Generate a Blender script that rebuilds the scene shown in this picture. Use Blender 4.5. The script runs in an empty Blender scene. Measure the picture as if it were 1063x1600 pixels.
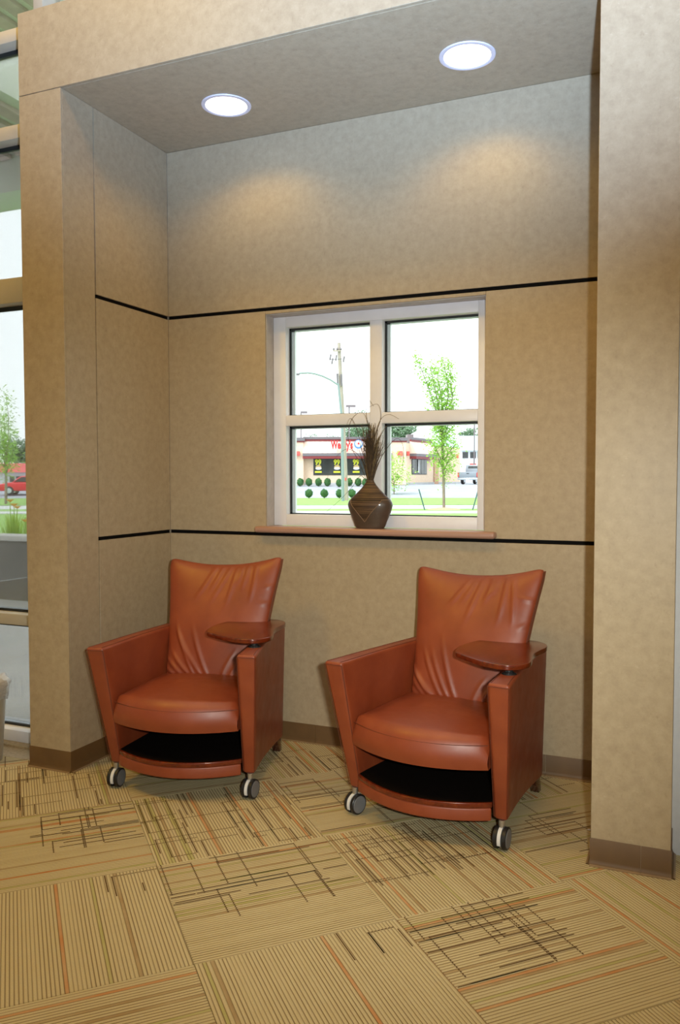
import bpy, bmesh, math, random
from mathutils import Vector, Matrix, noise

SC = bpy.context.scene
COL = SC.collection
PI = math.pi

# ------------------------------------------------------------------ camera
CAM = Vector((2.744, -3.958, 1.441))
c_r = Vector((0.9206, 0.3903, -0.00134)); c_f = Vector((-0.3900, 0.9198, -0.04307))
c_r.normalize(); c_f.normalize(); c_u = c_r.cross(c_f).normalized(); c_r = c_f.cross(c_u)
cd = bpy.data.cameras.new('camera'); cam = bpy.data.objects.new('camera', cd); COL.objects.link(cam)
cd.sensor_fit = 'VERTICAL'; cd.sensor_height = 36.0; cd.lens = 36.0 * 1275.17 / 1600.0
cd.clip_start = 0.05; cd.clip_end = 600
cam.matrix_world = Matrix(((c_r.x, c_u.x, -c_f.x, CAM.x), (c_r.y, c_u.y, -c_f.y, CAM.y),
                           (c_r.z, c_u.z, -c_f.z, CAM.z), (0, 0, 0, 1)))
SC.camera = cam

# ------------------------------------------------------------------ world: even white overcast sky
wd = bpy.data.worlds.new('overcast'); SC.world = wd; wd.use_nodes = True
bg = wd.node_tree.nodes['Background']
bg.inputs['Color'].default_value = (0.93, 0.975, 1.0, 1); bg.inputs['Strength'].default_value = 2.4

# ------------------------------------------------------------------ lights
def lamp(name, kind, loc, energy, color, target=None, **kw):
    ld = bpy.data.lights.new(name, kind); o = bpy.data.objects.new(name, ld); COL.objects.link(o)
    ld.energy = energy; ld.color = color; o.location = loc
    for k, v in kw.items(): setattr(ld, k, v)
    if target is not None:
        o.rotation_euler = (Vector(target) - Vector(loc)).to_track_quat('-Z', 'Y').to_euler()
    return o
sun = lamp('sun', 'SUN', (0, 0, 20), 4.0, (1.0, 0.97, 0.92), target=(6, 14, 0), angle=0.5)
# the camera's flash: right of the lens and a little above; head tipped up, its diffuser spilling forward
FLASH = (2.90, -3.95, 1.52)
def aim(az, el):        # direction relative to the lens axis, degrees right and up
    az, el = math.radians(az), math.radians(el)
    return Vector(FLASH) + c_r * math.sin(az) * math.cos(el) + c_u * math.sin(el) + c_f * math.cos(az) * math.cos(el)
lamp('camera_flash', 'SPOT', FLASH, 400 * 5.6, (0.445, 0.65, 1.0), target=aim(-2.5, 51.5), spot_size=math.radians(84), spot_blend=1.0, shadow_soft_size=0.03)
lamp('flash_diffuser', 'SPOT', FLASH, 400 * 0.88, (0.98, 1.0, 0.92), target=aim(-0.5, -6), spot_size=math.radians(63), spot_blend=1.0, shadow_soft_size=0.03)
# warm ceiling lighting of the hall behind the camera
for lx, ly, en, co in ((-1.2, -3.2, 84, (1.0, 0.58, 0.05)), (2.2, -3.0, 52, (1.0, 0.50, 0.06))):
    lamp('hall_light', 'AREA', (lx, ly, 5.6), en, co, target=(lx, ly + 1.4, 0), shape='DISK', size=0.9)
SC.view_settings.view_transform = 'Standard'; SC.view_settings.look = 'None'
SC.view_settings.exposure = 0.0; SC.view_settings.gamma = 1.0
SC.view_settings.use_curve_mapping = False

# ------------------------------------------------------------------ materials
def srgb(r, g, b):
    f = lambda c: (c / 12.92 if c <= 0.04045 else ((c + 0.055) / 1.055) ** 2.4)
    return (f(r / 255.0), f(g / 255.0), f(b / 255.0), 1.0)
MATS = {}
class N:
    """tiny node-graph helper"""
    def __init__(s, name):
        s.m = bpy.data.materials.new(name); s.m.use_nodes = True; s.t = s.m.node_tree
        s.b = s.t.nodes['Principled BSDF']; s.out = s.t.nodes['Material Output']; MATS[name] = s.m
    def n(s, typ, **kw):
        nd = s.t.nodes.new(typ)
        for k, v in kw.items():
            if k.startswith('i_'): nd.inputs[int(k[2:])].default_value = v
            else: setattr(nd, k, v)
        return nd
    def l(s, a, b): s.t.links.new(a, b)
    def math(s, op, a, b=None, c=None):
        nd = s.n('ShaderNodeMath', operation=op)
        for i, v in enumerate((a, b, c)):
            if v is None: continue
            if isinstance(v, (int, float)): nd.inputs[i].default_value = v
            else: s.l(v, nd.inputs[i])
        return nd.outputs[0]
    def mix(s, fac, a, b, blend='MIX'):
        nd = s.n('ShaderNodeMix', data_type='RGBA', blend_type=blend)
        for sock, v in ((nd.inputs[0], fac), (nd.inputs[6], a), (nd.inputs[7], b)):
            if isinstance(v, (int, float)): sock.default_value = v
            elif isinstance(v, tuple): sock.default_value = v
            else: s.l(v, sock)
        return nd.outputs[2]
    def ramp(s, fac, stops, interp='LINEAR'):
        nd = s.n('ShaderNodeValToRGB'); cr = nd.color_ramp; cr.interpolation = interp
        while len(cr.elements) < len(stops): cr.elements.new(0.5)
        for e, (p, c) in zip(cr.elements, stops): e.position = p; e.color = c
        s.l(fac, nd.inputs[0]); return nd.outputs[0]
    def noise(s, scale, detail=4, rough=0.55, vec=None, stretch=None):
        nd = s.n('ShaderNodeTexNoise'); nd.inputs['Scale'].default_value = scale
        nd.inputs['Detail'].default_value = detail; nd.inputs['Roughness'].default_value = rough
        if vec is None: vec = s.coord()
        if stretch:
            mp = s.n('ShaderNodeMapping'); mp.inputs['Scale'].default_value = stretch; s.l(vec, mp.inputs[0]); vec = mp.outputs[0]
        s.l(vec, nd.inputs['Vector']); return nd.outputs['Fac']
    def coord(s, which='Object'):
        if not hasattr(s, '_tc'): s._tc = s.n('ShaderNodeTexCoord')
        return s._tc.outputs[which]
    def bump(s, h, strength=0.2, dist=0.01):
        nd = s.n('ShaderNodeBump'); nd.inputs['Strength'].default_value = strength; nd.inputs['Distance'].default_value = dist
        s.l(h, nd.inputs['Height']); s.l(nd.outputs[0], s.b.inputs['Normal'])
    def col(s, c): s.l(c, s.b.inputs['Base Color'])
    def set(s, **kw):
        for k, v in kw.items(): s.b.inputs[k.replace('_', ' ')].default_value = v
        return s
def plain(name, c, rough=0.5, metal=0.0, var=0.06, scale=30, bump=0.0, spec=0.5, emit=None):
    """single-tone procedural material with a little grain"""
    if name in MATS: return MATS[name]
    k = N(name); k.set(Roughness=rough, Metallic=metal, Specular_IOR_Level=spec)
    f = k.noise(scale, 3)
    d = tuple(x * (1 - var * 2) for x in c[:3]) + (1,); e = tuple(min(1, x * (1 + var * 2)) for x in c[:3]) + (1,)
    k.col(k.ramp(f, [(0.3, d), (0.7, e)]))
    if bump: k.bump(f, bump, 0.004)
    if emit: k.b.inputs['Emission Color'].default_value = emit[0]; k.b.inputs['Emission Strength'].default_value = emit[1]
    return k.m

def mat_laminate():
    k = N('laminate'); k.set(Roughness=0.42, Specular_IOR_Level=0.35)
    co = k.coord()
    big = k.noise(3.2, 5, 0.6); mid = k.noise(26, 6, 0.7)
    fl = k.noise(70, 4, 0.6, stretch=(1.0, 1.0, 0.5))
    fleck = k.noise(55, 5, 0.7, stretch=(0.8, 0.8, 1.6))
    c = k.ramp(mid, [(0.28, srgb(164, 148, 123)), (0.5, srgb(176, 160, 133)), (0.74, srgb(186, 170, 143))])
    c = k.mix(k.math('MULTIPLY', big, 0.30), c, srgb(150, 130, 102))
    c = k.mix(k.ramp(fleck, [(0.63, (0, 0, 0, 1)), (0.72, (0.30, 0.30, 0.30, 1))]), c, srgb(210, 195, 172))
    c = k.mix(k.ramp(fl, [(0.60, (0, 0, 0, 1)), (0.72, (0.28, 0.28, 0.28, 1))]), c, srgb(128, 108, 84))
    k.col(c); k.bump(fl, 0.04, 0.002); return k.m
def mat_leather():
    k = N('leather'); k.set(Roughness=0.45, Specular_IOR_Level=0.6, Coat_Weight=0.16, Coat_Roughness=0.36)
    a = k.noise(7, 5, 0.6); g = k.noise(420, 2, 0.5)
    vo = k.n('ShaderNodeTexVoronoi'); vo.inputs['Scale'].default_value = 330; k.l(k.coord(), vo.inputs['Vector'])
    c = k.ramp(a, [(0.3, srgb(128, 54, 26)), (0.55, srgb(139, 62, 31)), (0.8, srgb(150, 72, 38))])
    k.col(c)
    h = k.math('ADD', k.math('MULTIPLY', vo.outputs['Distance'], 0.6), k.math('MULTIPLY', g, 0.4))
    k.bump(h, 0.10, 0.0015)
    k.l(k.ramp(k.noise(16, 3), [(0.3, (0.42, 0.42, 0.42, 1)), (0.7, (0.54, 0.54, 0.54, 1))]), k.b.inputs['Roughness'])
    return k.m
def mat_wood(name, c0, c1, c2, rough=0.22, scale=(26, 2.2, 26)):
    k = N(name); k.set(Roughness=rough, Specular_IOR_Level=0.5)
    f = k.noise(1.6, 6, 0.65, stretch=scale)
    k.col(k.ramp(f, [(0.28, c0), (0.52, c1), (0.78, c2)])); k.bump(f, 0.03, 0.002)
    k.b.inputs['Coat Weight'].default_value = 0.35; k.b.inputs['Coat Roughness'].default_value = 0.12
    return k.m
def mat_carpet():
    k = N('carpet'); k.set(Roughness=0.95, Specular_IOR_Level=0.1)
    sep = k.n('ShaderNodeSeparateXYZ'); k.l(k.coord(), sep.inputs[0])
    oi = k.n('ShaderNodeObjectInfo')
    u = k.math('ADD', sep.outputs[0], 5.0)
    t = k.math('DIVIDE', u, 0.0120)
    idx = k.math('FLOOR', t); fr = k.math('FRACT', t)
    rib = k.math('SINE', k.math('MULTIPLY', fr, PI))            # 0 in groove, 1 on the rib
    w = k.n('ShaderNodeTexWhiteNoise', noise_dimensions='2D')
    cmb = k.n('ShaderNodeCombineXYZ'); k.l(idx, cmb.inputs[0]); k.l(k.math('MULTIPLY', oi.outputs['Random'], 91.7), cmb.inputs[1])
    k.l(cmb.outputs[0], w.inputs['Vector'])
    hea = k.noise(260, 3, 0.7); soft = k.noise(9, 3)
    base = k.mix(hea, srgb(186, 171, 130), srgb(222, 206, 164))
    base = k.mix(k.math('MULTIPLY', soft, 0.26), base, srgb(166, 148, 108))
    stripe = k.ramp(w.outputs['Value'], [(0.0, srgb(196, 124, 66)), (0.035, srgb(172, 168, 98)), (0.09, srgb(160, 130, 88)),
                                         (0.16, (0, 0, 0, 1)), (0.5, (0, 0, 0, 1))], 'CONSTANT')
    isst = k.math('LESS_THAN', w.outputs['Value'], 0.16)
    col = k.mix(k.math('MULTIPLY', isst, k.math('MULTIPLY', k.noise(6, 3), 1.25)), base, stripe)
    wsep = k.n('ShaderNodeSeparateColor'); k.l(w.outputs['Color'], wsep.inputs[0])
    groove = k.ramp(rib, [(0.18, (1, 1, 1, 1)), (0.62, (0, 0, 0, 1))])
    col = k.mix(k.math('MULTIPLY', groove, k.math('ADD', k.math('MULTIPLY', wsep.outputs[1], 0.5), 0.42)), col, srgb(112, 88, 56))
    k.col(col)
    h = k.math('ADD', k.math('MULTIPLY', rib, 0.8), k.math('MULTIPLY', hea, 0.35))
    k.bump(h, 0.55, 0.004); return k.m
def mat_glass(name='window_glass', tint=(0.965, 0.988, 0.982, 1)):
    k = N(name); t = k.t
    tr = k.n('ShaderNodeBsdfTransparent'); tr.inputs[0].default_value = tint
    gl = k.n('ShaderNodeBsdfGlossy'); gl.inputs['Roughness'].default_value = 0.02
    fr = k.n('ShaderNodeFresnel'); fr.inputs[0].default_value = 1.45
    # faint waviness keeps the shader procedural
    mx = k.n('ShaderNodeMixShader'); k.l(k.math('MULTIPLY', fr.outputs[0], 0.7), mx.inputs[0])
    k.l(tr.outputs[0], mx.inputs[1]); k.l(gl.outputs[0], mx.inputs[2]); k.l(mx.outputs[0], k.out.inputs[0])
    t.nodes.remove(k.b); return k.m
def mat_leaf(name, c0, c1):
    k = N(name); k.set(Roughness=0.55, Specular_IOR_Level=0.2)
    oi = k.n('ShaderNodeTexCoord'); f = k.noise(3.0, 4, 0.7)
    k.col(k.ramp(f, [(0.25, c0), (0.75, c1)]))
    tl = k.n('ShaderNodeBsdfTranslucent'); tl.inputs[0].default_value = c1
    mx = k.n('ShaderNodeMixShader', i_0=0.35); k.l(k.b.outputs[0], mx.inputs[1]); k.l(tl.outputs[0], mx.inputs[2])
    k.l(mx.outputs[0], k.out.inputs[0]); return k.m
def mat_ground(name, c0, c1, scale=1.5, rough=0.9):
    k = N(name); k.set(Roughness=rough, Specular_IOR_Level=0.2)
    a = k.noise(scale, 6, 0.7); k.col(k.ramp(a, [(0.3, c0), (0.7, c1)])); k.bump(k.noise(scale * 20, 3), 0.2, 0.01); return k.m

LAM = mat_laminate(); LEA = mat_leather(); CARP = mat_carpet(); GLASS = mat_glass()
CHERRY = mat_wood('cherry_wood', srgb(76, 25, 9), srgb(102, 36, 13), srgb(128, 52, 21))
DARKWOOD = mat_wood('dark_cherry', srgb(48, 20, 10), srgb(70, 29, 14), srgb(92, 40, 20))
BLACK = plain('black_reveal', (0.004, 0.004, 0.004, 1), 0.8, spec=0.1)
BASE = plain('vinyl_base', srgb(100, 74, 42), 0.55, var=0.05, scale=12)
TOE_HIGHLIGHT = plain('vinyl_toe_highlight', srgb(140, 116, 84), 0.35, var=0.05, scale=12)  # lighter than the base: paints the highlight along the toe
ALU = plain('white_aluminium', srgb(226, 226, 232), 0.38, var=0.02, scale=8)
BEIGEALU = plain('beige_aluminium', srgb(182, 175, 160), 0.4, var=0.02, scale=8)
JAMB = plain('jamb_laminate', srgb(184, 176, 170), 0.45, var=0.05, scale=20)
GASKET = plain('black_gasket', (0.012, 0.016, 0.018, 1), 0.5)
SILL = mat_wood('sill_laminate', srgb(158, 120, 102), srgb(170, 132, 114), srgb(182, 145, 127), 0.4, (2, 18, 18))
PAINT = plain('grey_paint', srgb(206, 206, 208), 0.6, var=0.015, scale=40)
CEILP = plain('ceiling_paint', srgb(226, 224, 218), 0.8, var=0.02, scale=20)
PLAINFLOOR = plain('sealed_floor', srgb(178, 158, 124), 0.6, var=0.08, scale=60)

# ------------------------------------------------------------------ mesh helpers
class MB:
    def __init__(s): s.v = []; s.f = []
    def quadbox(s, c):          # eight corners: bottom ring (4), top ring (4)
        i = len(s.v); s.v += [tuple(p) for p in c]
        for q in ((3, 2, 1, 0), (4, 5, 6, 7), (0, 1, 5, 4), (1, 2, 6, 5), (2, 3, 7, 6), (3, 0, 4, 7)): s.f.append(tuple(i + a for a in q))
        return s
    def box(s, x0, x1, y0, y1, z0, z1):
        return s.quadbox([(x0, y0, z0), (x1, y0, z0), (x1, y1, z0), (x0, y1, z0), (x0, y0, z1), (x1, y0, z1), (x1, y1, z1), (x0, y1, z1)])
    def prism(s, pts, z0, z1, axis='z'):
        n = len(pts); i = len(s.v)
        for z in (z0, z1):
            for a, b in pts: s.v.append({'z': (a, b, z), 'y': (a, z, b), 'x': (z, a, b)}[axis])
        s.f.append(tuple(i + k for k in reversed(range(n)))); s.f.append(tuple(i + n + k for k in range(n)))
        for k in range(n): s.f.append((i + k, i + (k + 1) % n, i + n + (k + 1) % n, i + n + k))
        return s
    def lathe(s, prof, seg=32, cx=0, cy=0, sy=1.0, cap=True):
        i = len(s.v)
        for r, z in prof:
            for k in range(seg):
                a = 2 * PI * k / seg; s.v.append((cx + r * math.cos(a), cy + r * math.sin(a) * sy, z))
        for j in range(len(prof) - 1):
            for k in range(seg):
                a, b = i + j * seg + k, i + j * seg + (k + 1) % seg
                s.f.append((a, b, b + seg, a + seg))
        if cap:
            s.f.append(tuple(i + k for k in reversed(range(seg)))); e = i + (len(prof) - 1) * seg
            s.f.append(tuple(e + k for k in range(seg)))
        return s
    def tube(s, pts, r, seg=6, taper=None, cap=True):
        pts = [Vector(p) for p in pts]; i = len(s.v); n = len(pts)
        up = Vector((0.31, 0.17, 0.93)); prev = None
        for j, p in enumerate(pts):
            d = (pts[min(j + 1, n - 1)] - pts[max(j - 1, 0)])
            if d.length < 1e-9: d = Vector((0, 0, 1))
            d.normalize()
            a = (prev if prev is not None else up); a = a - d * a.dot(d)
            if a.length < 1e-4: a = Vector((1, 0, 0)) - d * d.x
            a.normalize(); b = d.cross(a); prev = a
            rr = (r[j] if isinstance(r, (list, tuple)) else r * (1 if taper is None else 1 + (taper - 1) * j / max(1, n - 1)))
            for k in range(seg):
                t = 2 * PI * k / seg; s.v.append(tuple(p + (a * math.cos(t) + b * math.sin(t)) * rr))
        for j in range(n - 1):
            for k in range(seg):
                q, w = i + j * seg + k, i + j * seg + (k + 1) % seg; s.f.append((q, w, w + seg, q + seg))
        if cap:
            s.f.append(tuple(i + k for k in reversed(range(seg)))); e = i + (n - 1) * seg
            s.f.append(tuple(e + k for k in range(seg)))
        return s
    def grid(s, fn, nu, nv, closed=False):
        i = len(s.v)
        for b in range(nv + 1):
            for a in range(nu + 1): s.v.append(tuple(fn(a / nu, b / nv)))
        for b in range(nv):
            for a in range(nu):
                q = i + b * (nu + 1) + a; s.f.append((q, q + 1, q + nu + 2, q + nu + 1))
        return s
    def mesh(s, name, mat=None, smooth=None, bevel=0, seg=2, weld=False):
        me = bpy.data.meshes.new(name); me.from_pydata(s.v, [], s.f); me.validate()
        bm = bmesh.new(); bm.from_mesh(me)
        if weld: bmesh.ops.remove_doubles(bm, verts=bm.verts, dist=1e-5)
        bmesh.ops.recalc_face_normals(bm, faces=bm.faces)
        if bevel:
            ed = [e for e in bm.edges if len(e.link_faces) == 2 and e.calc_face_angle(0) > 0.5]
            bmesh.ops.bevel(bm, geom=ed, offset=bevel, segments=seg, affect='EDGES', profile=0.5, clamp_overlap=True)
        bm.to_mesh(me); bm.free()
        if smooth is None and bevel: smooth = 40
        if smooth:
            me.shade_smooth(); me.set_sharp_from_angle(angle=math.radians(smooth))
        if mat: me.materials.append(mat)
        return me
def put(name, me, parent=None, loc=None, rot=None, scale=None, label=None, cat=None, group=None, kind=None):
    o = bpy.data.objects.new(name, me); COL.objects.link(o)
    if parent is not None: o.parent = parent
    if loc is not None: o.location = loc
    if rot is not None: o.rotation_euler = rot
    if scale is not None: o.scale = scale
    if label: o['label'] = label
    if cat: o['category'] = cat
    if group: o['group'] = group
    if kind: o['kind'] = kind
    return o
def build(name, mb, mat, parent=None, smooth=None, bevel=0, seg=2, weld=False, **kw):
    return put(name, mb.mesh(name, mat, smooth, bevel, seg, weld), parent, **kw)
def box(x0, x1, y0, y1, z0, z1): return MB().box(x0, x1, y0, y1, z0, z1)
def copy_tree(o, parent=None):
    c = o.copy(); COL.objects.link(c); c.parent = parent
    for ch in list(o.children): copy_tree(ch, c)
    return c
rnd = random.Random(7)
# ------------------------------------------------------------------ the niche and the hall
W = 2.4384; YD = 0.857; YJ = 0.626; WP = 0.254; WR = 0.276
ZC = 3.277; ZU = 2.349; ZL = 1.128; TOP = 3.668; RV = 0.0095; PT = 0.012
X0, X1, WZ0, WZ1 = 0.625, 1.836, 1.172, 2.323          # window opening
FY = -0.63                                              # facade plane
HX0, HX1, HY0, HZ = -6.0, 8.0, -9.0, 6.2                # hall
SUBST = plain('dark_substrate', srgb(46, 38, 28), 0.8)
EXTW = plain('exterior_panel', srgb(150, 140, 125), 0.8, var=0.08, scale=6)

def structure(name, mb, mat, parent=None, **kw):
    return build(name, mb, mat, parent, kind='structure' if parent is None else None, **kw)
def panel(parent, x0, x1, y0, y1, z0, z1, bev=0.0012):
    return build('panel', box(x0, x1, y0, y1, z0, z1), LAM, parent, bevel=bev, seg=1)

# back wall of the niche, with the window opening
wb = structure('wall_back', MB().box(-WP, X0, PT, 0.2, 0, ZC).box(X1, W + WR, PT, 0.2, 0, ZC)
               .box(X0, X1, PT, 0.2, 0, WZ0 - 0.05).box(X0, X1, PT, 0.2, WZ1, ZC), EXTW)
panel(wb, 0.0, W, 0, PT, 0.0, ZL - RV); panel(wb, 0.0, W, 0, PT, ZU + RV, ZC)
panel(wb, 0.0, X0 - 0.0005, 0, PT, ZL + RV, ZU - RV); panel(wb, X1 + 0.0005, W, 0, PT, ZL + RV, ZU - RV)
panel(wb, X0 + 0.0005, X1 - 0.0005, 0, PT, WZ1, ZU - RV)
for z in (ZL, ZU): build('reveal_strip', box(0.0, W, 0.007, PT, z - RV, z + RV), BLACK, wb)
# side walls of the niche
for nm, sx, xo in (('wall_left', 1, 0.0), ('wall_right', -1, W)):
    xs = lambda a, b: (xo - sx * b, xo - sx * a) if sx > 0 else (xo + a, xo + b)
    a, b = xs(PT, WP); wl = structure(nm, box(a, b, -YJ + 0.004, PT, 0, ZC), EXTW)
    a, b = xs(0, PT)
    for z0, z1 in ((0, ZL - RV), (ZL + RV, ZU - RV), (ZU + RV, ZC)): panel(wl, a, b, -YJ + 0.004, -0.0005, z0, z1)
    a, b = xs(0.007, PT)
    for z in (ZL, ZU): build('reveal_strip', box(a, b, -YJ + 0.004, -0.001, z - RV, z + RV), BLACK, wl)
# piers either side of the opening
for nm, xo, xi, s in (('wall_pier_left', -WP, 0.0, 1), ('wall_pier_right', W + WR, W, -1)):
    lo, hi = min(xo, xi), max(xo, xi)
    pr_ = structure(nm, box(lo + PT, hi - PT, -YD + PT, -YJ - 0.004, 0, ZC), SUBST)
    panel(pr_, lo, hi, -YD, -YD + PT, 0, ZC - 0.0015)
    ii = (hi - PT, hi) if s > 0 else (lo, lo + PT); oo = (lo, lo + PT) if s > 0 else (hi - PT, hi)
    panel(pr_, ii[0], ii[1], -YD + PT + 0.001, -YJ - 0.004, 0, ZC)
    panel(pr_, oo[0], oo[1], -YD + PT + 0.001, -YJ - 0.004, 0, ZC)
# header across the top and the niche ceiling
hd = structure('wall_header', box(-WP + PT, W + WR - PT, -YD + PT, -YJ, ZC + 0.02, TOP - PT), SUBST)
panel(hd, -WP, W + WR, -YD, -YD + PT + 0.006, ZC + 0.0015, TOP)
panel(hd, -WP, W + WR, -YD + PT + 0.007, -YJ + 0.03, TOP - PT, TOP)
panel(hd, -WP, -WP + PT, -YD + PT + 0.007, -YJ + 0.03, ZC + 0.0015, TOP - PT - 0.0005)
panel(hd, W + WR - PT, W + WR, -YD + PT + 0.007, -YJ + 0.03, ZC + 0.0015, TOP - PT - 0.0005)
structure('ceiling_niche', box(-0.1, W + 0.1, -YD + PT + 0.009, 0.2, ZC + 0.001, ZC + 0.02), LAM)
structure('roof_niche', box(-WP, W + WR, -YJ + 0.03, 0.2, ZC + 0.02, TOP - 0.02), EXTW)

# cove base: upright vinyl with a toe that flares at the floor
def cove(name, runs, z1=0.102):
    root = None
    for (ax, ay), (bx, by), (nx, ny) in runs:
        d = Vector((bx - ax, by - ay, 0)); L = d.length
        m = MB(); prof = [(0, 0), (0.016, 0), (0.016, 0.003), (0.010, 0.006), (0.0055, 0.013), (0.0032, 0.024), (0.003, z1 - 0.002), (0.0018, z1), (0, z1)]
        i = 0
        for px_, py_ in ((ax, ay), (bx, by)):
            for o_, z in prof: m.v.append((px_ + nx * o_, py_ + ny * o_, z))
        n = len(prof)
        for k in range(n): m.f.append((k, (k + 1) % n, n + (k + 1) % n, n + k))
        m.f += [tuple(range(n)), tuple(range(2 * n - 1, n - 1, -1))]
        o = build(name if root is None else 'base_strip', m, BASE, root, smooth=50, kind='structure' if root is None else None)
        tp = [(0.0105, 0.0062), (0.0168, 0.0032), (0.0168, 0.0004), (0.012, 0.0004)]
        t = MB()
        for px_, py_ in ((ax, ay), (bx, by)):
            for o_, z in tp: t.v.append((px_ + nx * o_, py_ + ny * o_, z))
        for k in range(4): t.f.append((k, (k + 1) % 4, 4 + (k + 1) % 4, 4 + k))
        t.f += [(0, 1, 2, 3), (7, 6, 5, 4)]
        build('base_toe_highlight', t, TOE_HIGHLIGHT, o)  # thin strip over the toe, lightened as its painted highlight
        if root is None: root = o
e = 0.003
cove('baseboard_back', [((0.003, 0), (0.92, 0), (0, -1)), ((0.9215, 0), (2.14, 0), (0, -1)), ((2.1415, 0), (W - 0.003, 0), (0, -1))])
cove('baseboard_left', [((0, -0.003), (0, -0.60), (1, 0)), ((0, -0.6015), (0, -YD - e), (1, 0))])
cove('baseboard_right', [((W, -0.003), (W, -YD - e), (-1, 0))])
cove('baseboard_pier_left', [((-WP - e, -YD), (e, -YD), (0, -1)), ((-WP, -YD - e), (-WP, -YJ), (-1, 0))])
cove('baseboard_pier_right', [((W - e, -YD), (W + 0.175, -YD), (0, -1)), ((W + 0.1762, -YD), (W + WR + e, -YD), (0, -1)), ((W + WR, -YD - e), (W + WR, -YJ), (1, 0))])

# ---- window in the back wall
w1 = structure('window_1', box(X0 - 0.0, X1, 0.2, 0.205, WZ0 - 0.06, WZ0 - 0.045), ALU)
for a in ((X0, X0 + 0.004, PT, 0.089, WZ0, WZ1), (X1 - 0.004, X1, PT, 0.089, WZ0, WZ1), (X0 + 0.004, X1 - 0.004, PT, 0.089, WZ1 - 0.004, WZ1)):
    build('jamb', box(*a), JAMB, w1)
FX = [X0 + 0.004, 0.704, 1.199, 1.267, 1.778, X1 - 0.004]; FZ = [WZ0, 1.234, 1.721, 1.779, 2.261, WZ1 - 0.004]
fy0, fy1 = 0.089, 0.185
for i in (0, 4): build('frame_stile', box(FX[i], FX[i + 1], fy0, fy1, FZ[0], FZ[5]), ALU, w1, bevel=0.0025)
for i in (0, 4): build('frame_rail', box(FX[1], FX[4], fy0, fy1, FZ[i], FZ[i + 1]), ALU, w1, bevel=0.0025)
build('mullion', box(FX[2], FX[3], fy0, fy1, FZ[1], FZ[4]), ALU, w1, bevel=0.0025)
for i in (1, 3): build('transom', box(FX[i], FX[i + 1], fy0 - 0.001, fy1, FZ[2], FZ[3]), ALU, w1, bevel=0.0025)
gy = 0.150
for i in (1, 3):
    for j in (1, 3):
        x0, x1, z0, z1 = FX[i], FX[i + 1], FZ[j], FZ[j + 1]
        p = build('pane', box(x0, x1, gy - 0.003, gy + 0.003, z0, z1), GLASS, w1)
        g = 0.011; m = MB()
        for q in ((x0, x1, z1 - g, z1), (x0, x1, z0, z0 + 0.006), (x0, x0 + g, z0, z1), (x1 - 0.006, x1, z0, z1)): m.box(q[0], q[1], gy - 0.012, gy - 0.004, q[2], q[3])
        build('gasket', m, GASKET, p)
        # outer glazing bead seen through the pane
        m = MB()
        for q in ((x0, x0 + 0.022, z0, z1), (x0, x1, z1 - 0.014, z1)): m.box(q[0], q[1], gy + 0.012, gy + 0.03, q[2], q[3])
        build('outer_bead', m, ALU, p)
# window stool
sl = build('window_stool', box(0.577, 1.897, -0.052, 0.0888, ZL + RV + 0.001, WZ0), SILL, bevel=0.012, seg=4, smooth=50)
sl['label'] = 'pinkish brown window ledge with rounded front edge under the vase'; sl['category'] = 'window sill'; sl['kind'] = 'thing'

# ---- glazed front of the hall (left of the niche and above it)
w2 = structure('window_2', box(HX0, -WP, FY - 0.05, FY + 0.10, 0.0, 0.012), PLAINFLOOR)
def bar(name, x0, x1, z0, z1, m=BEIGEALU):
    return build(name, box(x0, x1, FY, FY + 0.13, z0, z1), m, w2, bevel=0.002)
bar('sill_rail', HX0, -WP - 0.002, 0.012, 0.072, ALU)
for z0, z1 in ((0.648, 0.706), (2.36, 2.49), (3.205, 3.275), (3.70, 3.765)):
    bar('transom', HX0, -WP - 0.002, z0, z1)
bar('head_rail', HX0, HX1, HZ - 0.09, HZ); bar('transom', -WP, W + WR, TOP + 0.003, TOP + 0.06); bar('transom', HX0, HX1, 4.95, 5.01)
for x in (-5.6, -4.1, -2.6): bar('mullion', x - 0.03, x + 0.03, 0.072, HZ - 0.09)
XM = -0.337
bar('mullion', -WP - 0.062, -WP - 0.002, 0.072, TOP)
for x in (XM, 1.3, 2.9, 4.5, 6.2, 7.9): bar('mullion', x - 0.03, x + 0.03, TOP + 0.1 if x < 2.6 else 3.8, HZ - 0.09)
cols = [HX0, -5.6, -4.1, -2.6, -WP - 0.032]
rows = [0.06, 0.677, 2.42, 3.24, 3.73]
for i in range(4):
    for j in range(4):
        p = build('pane', box(cols[i], cols[i + 1], FY + 0.088, FY + 0.094, rows[j], rows[j + 1]), GLASS, w2)
        x0, x1, z0, z1 = cols[i] + 0.03, cols[i + 1] - 0.03, rows[j], rows[j + 1]
        z0 += 0.029 if j not in (0, 2) else (0.012 if j == 0 else 0.07); z1 -= {0: 0.029, 1: 0.06, 2: 0.035, 3: 0.03}[j]
        m = MB().box(x0, x1, FY + 0.072, FY + 0.086, z0, z0 + 0.014).box(x0, x1, FY + 0.072, FY + 0.086, z1 - 0.022, z1)
        build('gasket', m, GASKET, p)
build('pane', box(HX0, HX1, FY + 0.088, FY + 0.094, 3.73, HZ - 0.05), GLASS, w2)
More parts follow.
